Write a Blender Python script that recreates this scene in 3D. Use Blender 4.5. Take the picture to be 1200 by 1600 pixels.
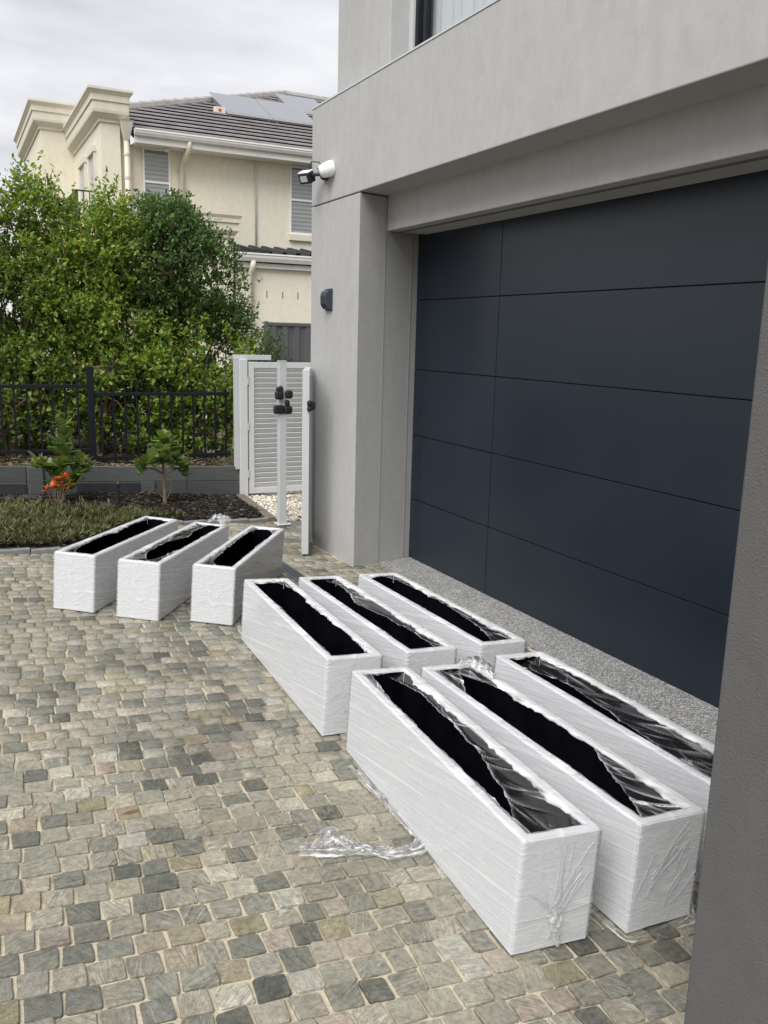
import bpy, bmesh, math, random
import numpy as np
from mathutils import Matrix, Vector

for o in list(bpy.data.objects):
    bpy.data.objects.remove(o, do_unlink=True)
scene = bpy.context.scene
C = scene.collection
R = math.radians

# ------------------------------------------------------------------ camera
def camera_basis(yaw, pitch, roll):
    F = Vector((math.sin(yaw) * math.cos(pitch), math.cos(yaw) * math.cos(pitch), -math.sin(pitch)))
    Rt = Vector((math.cos(yaw), -math.sin(yaw), 0))
    U = Rt.cross(F)
    c, s = math.cos(roll), math.sin(roll)
    return F, c * Rt + s * U, -s * Rt + c * U
CAM = Vector((0, 0, 1.70))
F_, R_, U_ = camera_basis(R(26.759), R(11.524), R(1.457))
cd = bpy.data.cameras.new('camera')
cd.sensor_fit = 'VERTICAL'; cd.sensor_height = 24.0
cd.lens = 1342.4 / 1600 * 24.0
cd.clip_start = 0.05; cd.clip_end = 3000
cam = bpy.data.objects.new('camera', cd); C.objects.link(cam)
cam.matrix_world = Matrix(((R_.x, U_.x, -F_.x, CAM.x), (R_.y, U_.y, -F_.y, CAM.y), (R_.z, U_.z, -F_.z, CAM.z), (0, 0, 0, 1)))
scene.camera = cam

# ------------------------------------------------------------------ sky, sun, exposure
SUN_EL, SUN_AZ = R(51), R(232)          # azimuth clockwise from +Y: from the -X, -Y side
world = bpy.data.worlds.new('World'); scene.world = world
world.use_nodes = True
wn, wl = world.node_tree.nodes, world.node_tree.links
wn.clear()
out = wn.new('ShaderNodeOutputWorld'); bg = wn.new('ShaderNodeBackground')
sky = wn.new('ShaderNodeTexSky'); sky.sky_type = 'NISHITA'; sky.sun_disc = False
sky.sun_elevation = SUN_EL; sky.sun_rotation = SUN_AZ
sky.air_density = 1.2; sky.dust_density = 3.0
tc = wn.new('ShaderNodeTexCoord')
sep = wn.new('ShaderNodeSeparateXYZ'); wl.new(tc.outputs['Generated'], sep.inputs[0])
zadd = wn.new('ShaderNodeMath'); zadd.operation = 'ADD'; zadd.inputs[1].default_value = 0.22
zmax = wn.new('ShaderNodeMath'); zmax.operation = 'MAXIMUM'; zmax.inputs[1].default_value = 0.1
wl.new(sep.outputs[2], zadd.inputs[0]); wl.new(zadd.outputs[0], zmax.inputs[0])
div = wn.new('ShaderNodeVectorMath'); div.operation = 'DIVIDE'
cmb = wn.new('ShaderNodeCombineXYZ')
for i in range(3): wl.new(zmax.outputs[0], cmb.inputs[i])
wl.new(tc.outputs['Generated'], div.inputs[0]); wl.new(cmb.outputs[0], div.inputs[1])   # flat cloud layer
n1 = wn.new('ShaderNodeTexNoise'); n1.inputs['Scale'].default_value = 2.3; n1.inputs['Detail'].default_value = 8
n1.inputs['Roughness'].default_value = 0.5; n1.inputs['Distortion'].default_value = 0.2
mp = wn.new('ShaderNodeMapping'); mp.inputs['Rotation'].default_value = (0, 0, R(30)); mp.inputs['Scale'].default_value = (1.0, 1.9, 1.0)
mp.inputs['Location'].default_value = (3.1, 1.7, 0)
wl.new(div.outputs[0], mp.inputs[0]); wl.new(mp.outputs[0], n1.inputs['Vector'])
cr = wn.new('ShaderNodeValToRGB')
cr.color_ramp.elements[0].position = 0.30; cr.color_ramp.elements[0].color = (5.0, 5.05, 5.35, 1)
cr.color_ramp.elements[1].position = 0.66; cr.color_ramp.elements[1].color = (6.9, 6.9, 7.1, 1)
wl.new(n1.outputs['Fac'], cr.inputs[0])
mx = wn.new('ShaderNodeMix'); mx.data_type = 'RGBA'; mx.inputs['Factor'].default_value = 0.92
wl.new(sky.outputs[0], mx.inputs['A']); wl.new(cr.outputs[0], mx.inputs['B'])
wl.new(mx.outputs['Result'], bg.inputs[0]); bg.inputs[1].default_value = 0.1
wl.new(bg.outputs[0], out.inputs[0])

sd = bpy.data.lights.new('sun', 'SUN'); sd.energy = 2.75; sd.angle = R(45); sd.color = (1.0, 0.99, 0.97)
sun = bpy.data.objects.new('sun', sd); C.objects.link(sun)
sdir = Vector((math.sin(SUN_AZ) * math.cos(SUN_EL), math.cos(SUN_AZ) * math.cos(SUN_EL), math.sin(SUN_EL)))
sun.rotation_euler = sdir.to_track_quat('Z', 'Y').to_euler()
sun.location = (-8, -6, 14)

scene.view_settings.view_transform = 'Standard'
scene.view_settings.look = 'None'
scene.view_settings.exposure = 0.5
scene.view_settings.gamma = 1.0
scene.view_settings.use_curve_mapping = False
scene.cycles.max_bounces = 6
scene.cycles.transparent_max_bounces = 12

# ------------------------------------------------------------------ helpers
rng = np.random.default_rng(7)
random.seed(7)

def mesh_np(name, V, faces, smooth=False):
    """faces: list of arrays (n,k)"""
    me = bpy.data.meshes.new(name)
    V = np.asarray(V, np.float32).reshape(-1, 3)
    me.vertices.add(len(V)); me.vertices.foreach_set('co', V.ravel())
    faces = [np.asarray(f, np.int32) for f in faces if len(f)]
    tot = np.concatenate([np.full(len(f), f.shape[1], np.int32) for f in faces])
    idx = np.concatenate([f.ravel() for f in faces])
    me.loops.add(len(idx)); me.loops.foreach_set('vertex_index', idx)
    me.polygons.add(len(tot))
    me.polygons.foreach_set('loop_start', np.concatenate([[0], np.cumsum(tot)[:-1]]).astype(np.int32))
    me.polygons.foreach_set('loop_total', tot)
    if smooth: me.polygons.foreach_set('use_smooth', np.ones(len(tot), bool))
    me.update(calc_edges=True); me.validate()
    return me

def link(name, me, mat=None, parent=None):
    o = bpy.data.objects.new(name, me); C.objects.link(o)
    if mat is not None and me is not None and not me.materials: me.materials.append(mat)
    if parent is not None: o.parent = parent
    return o

def tag(o, label=None, cat=None, group=None, kind=None):
    if label: o['label'] = label
    if cat: o['category'] = cat
    if group: o['group'] = group
    if kind: o['kind'] = kind
    return o

def empty(name, loc, rz=0, **kw):
    o = bpy.data.objects.new(name, None); C.objects.link(o)
    o.empty_display_size = 0.1
    o.location = loc; o.rotation_euler = (0, 0, rz)
    return tag(o, **kw)

class MB:
    """bmesh collector in world (or local) coordinates"""
    def __init__(s): s.bm = bmesh.new()
    def box(s, x0, x1, y0, y1, z0, z1, M=None):
        vs = [s.bm.verts.new(p) for p in ((x0,y0,z0),(x1,y0,z0),(x1,y1,z0),(x0,y1,z0),(x0,y0,z1),(x1,y0,z1),(x1,y1,z1),(x0,y1,z1))]
        for f in ((0,3,2,1),(4,5,6,7),(0,1,5,4),(1,2,6,5),(2,3,7,6),(3,0,4,7)): s.bm.faces.new([vs[i] for i in f])
        if M is not None: bmesh.ops.transform(s.bm, matrix=M, verts=vs)
        return s
    def prism(s, poly, z0, z1):
        n = len(poly)
        g = lambda z, i: z(poly[i]) if callable(z) else z
        b = [s.bm.verts.new((poly[i][0], poly[i][1], g(z0, i))) for i in range(n)]
        t = [s.bm.verts.new((poly[i][0], poly[i][1], g(z1, i))) for i in range(n)]
        s.bm.faces.new(b[::-1]); s.bm.faces.new(t)
        for i in range(n): s.bm.faces.new((b[i], b[(i+1) % n], t[(i+1) % n], t[i]))
        return s
    def ring_sweep(s, rings, closed=True, caps=True):
        """rings: list of lists of points, same count"""
        L = [[s.bm.verts.new(p) for p in r] for r in rings]
        m = len(L[0])
        for a, b in zip(L[:-1], L[1:]):
            for i in range(m if closed else m - 1):
                s.bm.faces.new((a[i], a[(i+1) % m], b[(i+1) % m], b[i]))
        if caps and closed: s.bm.faces.new(L[0][::-1]); s.bm.faces.new(L[-1])
        return s
    def tube(s, pts, rad, n=8, caps=True):
        pts = [Vector(p) for p in pts]
        rings = []; a = None
        for i, p in enumerate(pts):
            d = (pts[min(i+1, len(pts)-1)] - pts[max(i-1, 0)]).normalized()
            if a is None: a = d.cross(Vector((0, 0, 1)) if abs(d.z) < 0.9 else Vector((1, 0, 0))).normalized()
            a = (a - d * a.dot(d)).normalized(); b = d.cross(a)
            r = rad[i] if hasattr(rad, '__len__') else rad
            rings.append([p + r * (math.cos(t) * a + math.sin(t) * b) for t in [2 * math.pi * k / n for k in range(n)]])
        return s.ring_sweep(rings, True, caps)
    def blob(s, c, r, sub=2, jitter=0.0):
        res = bmesh.ops.create_icosphere(s.bm, subdivisions=sub, radius=1)
        for v in res['verts']:
            k = 1 + jitter * (random.random() - .5)
            v.co = Vector((c[0] + v.co.x * r[0] * k, c[1] + v.co.y * r[1] * k, c[2] + v.co.z * r[2] * k))
        return s
    def build(s, name, mat, parent=None, bevel=0.0, smooth=False, seg=2):
        bmesh.ops.recalc_face_normals(s.bm, faces=s.bm.faces)
        if bevel: bmesh.ops.bevel(s.bm, geom=list(s.bm.edges), offset=bevel, segments=seg, affect='EDGES', profile=0.5, clamp_overlap=True)
        me = bpy.data.meshes.new(name); s.bm.to_mesh(me); s.bm.free()
        if smooth: me.polygons.foreach_set('use_smooth', [True] * len(me.polygons))
        o = link(name, me, mat, parent)
        if parent is not None: # geometry was given in world coordinates unless the parent is local
            o.matrix_parent_inverse = parent.matrix_basis.inverted() if parent.get('_world') else Matrix()
        return o

def wroot(name, loc, **kw):
    """an Empty at the thing's base whose parts are given in world coordinates"""
    o = empty(name, loc, **kw); o['_world'] = 1
    return o

def sub(mb, name, mat, part, root, **kw):
    """sub-part under a part whose geometry is in world coordinates"""
    o = mb.build(name, mat, None, **kw); o.parent = part
    if root.get('_world'): o.matrix_parent_inverse = (root.matrix_basis @ part.matrix_parent_inverse @ part.matrix_basis).inverted()
    return o

# ------------------------------------------------------------------ materials
M = {}
def mat(name):
    m = bpy.data.materials.new(name); m.use_nodes = True
    nt = m.node_tree; b = nt.nodes['Principled BSDF']
    M[name] = m
    return m, nt.nodes, nt.links, b

def noise(n, l, scale, detail=4, rough=0.55, vec=None, dist=0.0):
    t = n.new('ShaderNodeTexNoise'); t.inputs['Scale'].default_value = scale; t.inputs['Detail'].default_value = detail
    t.inputs['Roughness'].default_value = rough; t.inputs['Distortion'].default_value = dist
    if vec is not None: l.new(vec, t.inputs['Vector'])
    return t.outputs['Fac']
def ramp(n, l, fac, stops):
    r = n.new('ShaderNodeValToRGB'); e = r.color_ramp.elements
    while len(e) < len(stops): e.new(0.5)
    for k, (p, c) in zip(e, stops): k.position = p; k.color = (*c, 1) if len(c) == 3 else c
    if fac is not None: l.new(fac, r.inputs[0])
    return r.outputs[0]
def g3(v): return (v, v, v)
def mixc(n, l, fac, a, b, blend='MIX'):
    m = n.new('ShaderNodeMix'); m.data_type = 'RGBA'; m.blend_type = blend
    for s, v in (('Factor', fac), ('A', a), ('B', b)):
        if hasattr(v, 'links') or hasattr(v, 'is_linked'): l.new(v, m.inputs[s])
        elif s == 'Factor': m.inputs[s].default_value = v
        else: m.inputs[s].default_value = (*v, 1)
    return m.outputs['Result']
def math_(n, l, op, a, b=0.0):
    m = n.new('ShaderNodeMath'); m.operation = op
    for i, v in enumerate((a, b)):
        if hasattr(v, 'is_linked'): l.new(v, m.inputs[i])
        else: m.inputs[i].default_value = v
    return m.outputs[0]
def bump(n, l, h, strength, dist=0.01, nrm=None):
    b = n.new('ShaderNodeBump'); b.inputs['Strength'].default_value = strength; b.inputs['Distance'].default_value = dist
    l.new(h, b.inputs['Height'])
    if nrm is not None: l.new(nrm, b.inputs['Normal'])
    return b.outputs[0]
def gpos(n): return n.new('ShaderNodeNewGeometry').outputs['Position']
def objc(n): return n.new('ShaderNodeTexCoord').outputs['Object']
def mapping(n, l, vec, scale=(1,1,1), rot=(0,0,0)):
    m = n.new('ShaderNodeMapping'); m.inputs['Scale'].default_value = scale; m.inputs['Rotation'].default_value = rot
    l.new(vec, m.inputs[0]); return m.outputs[0]

def simple(name, col, rough=0.6, metal=0.0, var=0.08, scale=6.0, bmp=0.0, bscale=80, bd=0.003, spec=None):
    m, n, l, b = mat(name)
    p = gpos(n)
    lo = tuple(c * (1 - var) for c in col); hi = tuple(min(1, c * (1 + var)) for c in col)
    l.new(ramp(n, l, noise(n, l, scale, 5, 0.6, p), [(0.3, lo), (0.7, hi)]), b.inputs['Base Color'])
    b.inputs['Roughness'].default_value = rough; b.inputs['Metallic'].default_value = metal
    if spec is not None: b.inputs['Specular IOR Level'].default_value = spec
    if bmp: l.new(bump(n, l, noise(n, l, bscale, 4, 0.6, p), bmp, bd), b.inputs['Normal'])
    return m

def stucco(name, col, blotch=0.10, trowel=True, grain=0.25, gscale=260, gd=0.002):
    m, n, l, b = mat(name); p = gpos(n)
    f1 = noise(n, l, 1.3, 6, 0.65, p, 0.4)
    f2 = noise(n, l, 13, 7, 0.72, mapping(n, l, p, (1, 1, 0.6)), 0.6)
    lo = tuple(c * (1 - blotch) for c in col); hi = tuple(c * (1 + blotch) for c in col)
    c1 = ramp(n, l, f1, [(0.3, lo), (0.7, hi)])
    c2 = ramp(n, l, f2, [(0.3, g3(0.92)), (0.5, g3(1.0)), (0.72, g3(1.07))])
    # faint vertical weather streaks
    f3 = noise(n, l, 5, 4, 0.5, mapping(n, l, p, (2.2, 2.2, 0.16)))
    c3 = ramp(n, l, f3, [(0.35, g3(0.985)), (0.65, g3(1.01))])
    l.new(mixc(n, l, 1.0, mixc(n, l, 1.0, c1, c2, 'MULTIPLY'), c3, 'MULTIPLY'), b.inputs['Base Color'])
    b.inputs['Roughness'].default_value = 0.88
    b.inputs['Specular IOR Level'].default_value = 0.25
    nn = bump(n, l, noise(n, l, gscale, 3, 0.7, p), grain, gd)
    if trowel: nn = bump(n, l, noise(n, l, 14, 4, 0.55, p), 0.12, 0.01, nn)
    l.new(nn, b.inputs['Normal'])
    return m

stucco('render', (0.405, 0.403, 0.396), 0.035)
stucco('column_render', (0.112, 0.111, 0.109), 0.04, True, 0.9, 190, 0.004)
stucco('cream_wall', (0.73, 0.685, 0.56), 0.03, False, 0.1, 90)
stucco('cream_trim', (0.66, 0.62, 0.51), 0.04, False, 0.1, 90)
simple('groove', (0.12, 0.12, 0.12), 0.9)
simple('joint_soft', (0.27, 0.265, 0.255), 0.9)
# garage door: satin navy powder coat
m, n, l, b = mat('door_navy'); p = gpos(n)
l.new(ramp(n, l, noise(n, l, 2.0, 4, 0.6, p), [(0.3, (0.0085, 0.0155, 0.026)), (0.7, (0.0115, 0.0195, 0.031))]), b.inputs['Base Color'])
b.inputs['Roughness'].default_value = 0.32
l.new(bump(n, l, noise(n, l, 700, 2, 0.5, p), 0.10, 0.001), b.inputs['Normal'])
simple('door_gap', (0.006, 0.007, 0.009), 0.8)
simple('white_metal', (0.60, 0.61, 0.61), 0.42, 0, 0.03)
simple('light_grey_metal', (0.50, 0.515, 0.52), 0.42, 0, 0.03)
simple('gutter_white', (0.62, 0.61, 0.57), 0.5, 0, 0.05)
simple('pipe_cream', (0.62, 0.575, 0.46), 0.5, 0, 0.05)
simple('window_white', (0.78, 0.78, 0.76), 0.45, 0, 0.02)
simple('blind', (0.46, 0.46, 0.45), 0.6, 0, 0.05)
simple('black_metal', (0.012, 0.014, 0.018), 0.45, 0, 0.1)
simple('fence_navy', (0.006, 0.008, 0.013), 0.5, 0, 0.15, spec=0.3)
simple('latch_black', (0.008, 0.008, 0.011), 0.6, 0, 0.1, 30, 0.2, 90)
simple('lamp_grey', (0.035, 0.043, 0.055), 0.45, 0, 0.05)
simple('camera_white', (0.82, 0.82, 0.82), 0.3, 0, 0.02)
simple('sheet_fence', (0.095, 0.098, 0.10), 0.5, 0, 0.06)
simple('roof_dark', (0.025, 0.025, 0.027), 0.6)
simple('ridge_cap', (0.33, 0.315, 0.30), 0.8, 0, 0.15, 4, 0.3)
simple('soil', (0.05, 0.038, 0.028), 0.95, 0, 0.4, 12, 0.6, 40, 0.02)
simple('terrain_earth', (0.10, 0.085, 0.06), 0.95, 0, 0.4, 2, 0.5, 20, 0.03)
simple('timber_stem', (0.17, 0.125, 0.085), 0.85, 0, 0.25, 30, 0.5, 120)
simple('bark', (0.11, 0.085, 0.062), 0.9, 0, 0.3, 25, 0.6, 90)
simple('drain_steel', (0.22, 0.24, 0.25), 0.45, 0.7, 0.15)
simple('drain_dark', (0.01, 0.01, 0.01), 0.9)
simple('planter_white', (0.635, 0.645, 0.66), 0.45, 0, 0.015)
simple('planter_lining', (0.0035, 0.0035, 0.0055), 0.9, 0, 0.3, 8, 0, 80, 0.003, 0.0)
simple('curtain', (0.80, 0.83, 0.85), 0.8, 0, 0.02)
simple('edging_grey', (0.17, 0.17, 0.165), 0.85, 0, 0.2, 20, 0.4)
simple('edging_brown', (0.15, 0.125, 0.105), 0.85, 0, 0.2, 20, 0.4)
simple('leaf_rust', (0.20, 0.05, 0.025), 0.7)
simple('solar_frame', (0.55, 0.55, 0.56), 0.35, 0.8)
simple('red_mark', (0.45, 0.04, 0.03), 0.6)

# glass
m, n, l, b = mat('window_glass')
b.inputs['Base Color'].default_value = (0.9, 0.95, 0.95, 1); b.inputs['Roughness'].default_value = 0.02
b.inputs['Transmission Weight'].default_value = 1.0; b.inputs['IOR'].default_value = 1.45
tr = n.new('ShaderNodeBsdfTransparent'); tr.inputs[0].default_value = (0.86, 0.87, 0.87, 1)
gl = n.new('ShaderNodeBsdfGlossy'); gl.inputs['Roughness'].default_value = 0.01
lw = n.new('ShaderNodeLayerWeight'); lw.inputs['Blend'].default_value = 0.5
fc = math_(n, l, 'ADD', math_(n, l, 'MULTIPLY', math_(n, l, 'POWER', lw.outputs['Facing'], 4.0), 0.8), 0.05)
ms = n.new('ShaderNodeMixShader'); l.new(fc, ms.inputs[0]); l.new(tr.outputs[0], ms.inputs[1]); l.new(gl.outputs[0], ms.inputs[2])
l.new(ms.outputs[0], n['Material Output'].inputs[0])
# solar glass
m, n, l, b = mat('solar_glass'); b.inputs['Base Color'].default_value = (0.03, 0.035, 0.06, 1)
b.inputs['Roughness'].default_value = 0.12; b.inputs['Specular IOR Level'].default_value = 1.0
b.inputs['Coat Weight'].default_value = 1.0; b.inputs['Coat Roughness'].default_value = 0.08
# roof tiles
m, n, l, b = mat('roof_tile'); p = gpos(n)
f = noise(n, l, 3.0, 5, 0.7, p)
l.new(ramp(n, l, f, [(0.3, (0.22, 0.20, 0.205)), (0.7, (0.36, 0.335, 0.335))]), b.inputs['Base Color']); b.inputs['Roughness'].default_value = 0.42

# setts: one look, two sources of the per-stone random number
def stone(name, single):
    m, n, l, b = mat(name)
    if single: rnd = n.new('ShaderNodeObjectInfo').outputs['Random']
    else: rnd = n.new('ShaderNodeNewGeometry').outputs['Random Per Island']
    p = gpos(n)
    base = ramp(n, l, rnd, [(0.0, (0.068, 0.072, 0.064)), (0.07, (0.12, 0.125, 0.108)), (0.20, (0.18, 0.18, 0.152)), (0.34, (0.265, 0.25, 0.205)),
                            (0.46, (0.205, 0.207, 0.175)), (0.60, (0.305, 0.28, 0.228)), (0.70, (0.15, 0.156, 0.138)), (0.78, (0.29, 0.275, 0.235)),
                            (0.87, (0.285, 0.245, 0.205)), (0.925, (0.215, 0.195, 0.122)), (0.965, (0.38, 0.355, 0.29)), (0.988, (0.33, 0.325, 0.285))])
    wn_ = n.new('ShaderNodeTexWhiteNoise'); wn_.noise_dimensions = '1D'; l.new(rnd, wn_.inputs['W'])
    ang = math_(n, l, 'MULTIPLY', wn_.outputs['Value'], 6.283)
    vr = n.new('ShaderNodeVectorRotate'); vr.rotation_type = 'Z_AXIS'; l.new(p, vr.inputs['Vector']); l.new(ang, vr.inputs['Angle'])
    va = n.new('ShaderNodeVectorMath'); va.operation = 'ADD'; l.new(vr.outputs[0], va.inputs[0]); l.new(wn_.outputs['Color'], va.inputs[1])
    vv = mapping(n, l, va.outputs[0], (9, 75, 30))
    v1 = noise(n, l, 1.0, 6, 0.68, vv, 1.6)
    v2 = noise(n, l, 60, 5, 0.65, p, 0.3)
    v3 = noise(n, l, 420, 3, 0.6, p)
    veins = ramp(n, l, v1, [(0.28, g3(0.45)), (0.44, g3(0.9)), (0.54, g3(1.08)), (0.62, g3(1.35)), (0.72, g3(2.0))])
    str_ = ramp(n, l, wn_.outputs['Value'], [(0.2, g3(0.3)), (0.75, g3(1.0))])
    veined = mixc(n, l, str_, (1, 1, 1), veins)
    speck = ramp(n, l, v2, [(0.28, g3(0.62)), (0.72, g3(1.38))])
    fine = ramp(n, l, v3, [(0.3, g3(0.75)), (0.72, g3(1.35))])
    c = mixc(n, l, 1.0, mixc(n, l, 1.0, mixc(n, l, 1.0, base, veined, 'MULTIPLY'), speck, 'MULTIPLY'), fine, 'MULTIPLY')
    # sand dust rubbed over the faces in patches
    d1 = noise(n, l, 1.4, 5, 0.6, p, 0.5); d2 = noise(n, l, 45, 5, 0.7, p)
    dust = math_(n, l, 'MULTIPLY', ramp(n, l, d1, [(0.42, g3(0.04)), (0.66, g3(0.6))]), ramp(n, l, d2, [(0.42, g3(0.1)), (0.62, g3(0.75))]))
    c = mixc(n, l, dust, c, (0.44, 0.395, 0.30))
    c = mixc(n, l, 1.0, c, ramp(n, l, noise(n, l, 1.9, 5, 0.6, p, 0.8), [(0.32, (0.66, 0.65, 0.625)), (0.5, (0.92, 0.91, 0.88)), (0.68, (1.12, 1.10, 1.05))]), 'MULTIPLY')
    l.new(c, b.inputs['Base Color'])
    l.new(math_(n, l, 'ADD', math_(n, l, 'MULTIPLY', v2, 0.3), 0.48), b.inputs['Roughness'])
    b.inputs['Specular IOR Level'].default_value = 0.45
    h = math_(n, l, 'ADD', math_(n, l, 'MULTIPLY', v1, 0.7), math_(n, l, 'MULTIPLY', v2, 0.5))
    l.new(bump(n, l, v3, 0.35, 0.002, bump(n, l, h, 0.8, 0.008)), b.inputs['Normal'])
stone('sett_single', True); stone('sett_mass', False)

m, n, l, b = mat('joint_sand'); p = gpos(n)
f = noise(n, l, 1.1, 5, 0.6, p, 0.6)
c1 = ramp(n, l, noise(n, l, 160, 4, 0.7, p), [(0.3, (0.40, 0.35, 0.25)), (0.7, (0.64, 0.56, 0.42))])
c2 = ramp(n, l, noise(n, l, 90, 4, 0.7, p), [(0.3, (0.15, 0.12, 0.085)), (0.7, (0.33, 0.28, 0.20))])
f2 = math_(n, l, 'ADD', math_(n, l, 'MULTIPLY', f, 0.75), math_(n, l, 'MULTIPLY', noise(n, l, 14, 4, 0.6, p), 0.25))
l.new(mixc(n, l, ramp(n, l, f2, [(0.45, g3(0.0)), (0.57, g3(1.0))]), c1, c2), b.inputs['Base Color'])
b.inputs['Roughness'].default_value = 0.95
l.new(bump(n, l, noise(n, l, 300, 4, 0.7, p), 0.6, 0.004), b.inputs['Normal'])

# exposed aggregate apron
m, n, l, b = mat('aggregate'); p = gpos(n)
vo = n.new('ShaderNodeTexVoronoi'); vo.inputs['Scale'].default_value = 170; l.new(p, vo.inputs['Vector'])
wv = n.new('ShaderNodeSeparateColor'); l.new(vo.outputs['Color'], wv.inputs[0])
cc = ramp(n, l, wv.outputs[0], [(0.0, (0.07, 0.07, 0.07)), (0.35, (0.18, 0.18, 0.175)), (0.65, (0.26, 0.257, 0.245)), (0.95, (0.48, 0.47, 0.45))])
l.new(mixc(n, l, 1.0, cc, ramp(n, l, noise(n, l, 4, 4, 0.6, p), [(0.3, g3(0.9)), (0.7, g3(1.1))]), 'MULTIPLY'), b.inputs['Base Color'])
b.inputs['Roughness'].default_value = 0.85
l.new(bump(n, l, math_(n, l, 'MULTIPLY', vo.outputs['Distance'], -1.0), 0.5, 0.004), b.inputs['Normal'])

# painted timber sleepers
m, n, l, b = mat('sleeper'); p = gpos(n)
oi = n.new('ShaderNodeObjectInfo')
f = noise(n, l, 12, 6, 0.6, mapping(n, l, p, (0.5, 3, 6)))
cc = ramp(n, l, f, [(0.3, (0.062, 0.067, 0.066)), (0.7, (0.092, 0.097, 0.095))])
l.new(mixc(n, l, 1.0, cc, ramp(n, l, oi.outputs['Random'], [(0, g3(0.85)), (1, g3(1.2))]), 'MULTIPLY'), b.inputs['Base Color'])
b.inputs['Roughness'].default_value = 0.7
l.new(bump(n, l, f, 0.3, 0.004), b.inputs['Normal'])
simple('membrane', (0.028, 0.031, 0.037), 0.6, 0, 0.2)

def leaf_mat(name, stops, trans=0.35, rough=0.42, obj=False, spec=0.45):
    m, n, l, b = mat(name)
    rnd = n.new('ShaderNodeObjectInfo').outputs['Random'] if obj else n.new('ShaderNodeNewGeometry').outputs['Random Per Island']
    c = ramp(n, l, rnd, stops)
    c = mixc(n, l, 1.0, c, ramp(n, l, noise(n, l, 2.2, 3, 0.5, gpos(n)), [(0.3, g3(0.75)), (0.7, g3(1.25))]), 'MULTIPLY')
    l.new(c, b.inputs['Base Color']); b.inputs['Roughness'].default_value = rough
    b.inputs['Specular IOR Level'].default_value = spec
    t = n.new('ShaderNodeBsdfTranslucent'); l.new(mixc(n, l, 1.0, c, (1.3, 1.25, 0.6), 'MULTIPLY'), t.inputs[0])
    ms = n.new('ShaderNodeMixShader'); ms.inputs[0].default_value = trans
    l.new(b.outputs[0], ms.inputs[1]); l.new(t.outputs[0], ms.inputs[2]); l.new(ms.outputs[0], n['Material Output'].inputs[0])
    return m
leaf_mat('leaf_lime', [(0.0, (0.075, 0.15, 0.03)), (0.4, (0.16, 0.27, 0.045)), (0.78, (0.28, 0.39, 0.07)), (0.95, (0.42, 0.47, 0.09)), (1.0, (0.55, 0.47, 0.09))], .5)
leaf_mat('leaf_mid', [(0.0, (0.075, 0.14, 0.03)), (0.5, (0.165, 0.255, 0.048)), (0.9, (0.28, 0.36, 0.07)), (1.0, (0.38, 0.44, 0.09))], .5)
leaf_mat('leaf_dark', [(0.0, (0.038, 0.085, 0.028)), (0.5, (0.07, 0.14, 0.04)), (0.9, (0.12, 0.20, 0.055)), (1.0, (0.18, 0.25, 0.07))], .45)
leaf_mat('leaf_magnolia', [(0.0, (0.10, 0.17, 0.045)), (0.6, (0.16, 0.24, 0.065)), (1.0, (0.23, 0.30, 0.095))], 0.3, 0.38, True, 0.5)
leaf_mat('leaf_young', [(0.0, (0.14, 0.19, 0.05)), (1.0, (0.17, 0.15, 0.06))], 0.25, 0.35, True)
leaf_mat('heath', [(0.0, (0.06, 0.068, 0.03)), (0.45, (0.115, 0.13, 0.06)), (0.8, (0.17, 0.175, 0.09)), (0.93, (0.20, 0.12, 0.06)), (1.0, (0.20, 0.19, 0.10))], 0.2, 0.6, False, 0.2)
leaf_mat('flower_orange', [(0.0, (0.42, 0.08, 0.02)), (1.0, (0.62, 0.17, 0.05))], 0.25, 0.6, True)
leaf_mat('mulch', [(0.0, (0.008, 0.007, 0.006)), (0.7, (0.03, 0.025, 0.021)), (0.95, (0.07, 0.055, 0.042)), (1.0, (0.16, 0.13, 0.10))], 0.0, 0.85, False, 0.2)
leaf_mat('litter', [(0.0, (0.05, 0.035, 0.02)), (0.6, (0.12, 0.085, 0.05)), (1.0, (0.24, 0.18, 0.11))], 0.0, 0.85, False, 0.2)
leaf_mat('pebble', [(0.0, (0.36, 0.32, 0.26)), (0.5, (0.56, 0.51, 0.43)), (1.0, (0.75, 0.71, 0.63))], 0.0, 0.7, False, 0.3)

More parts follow.
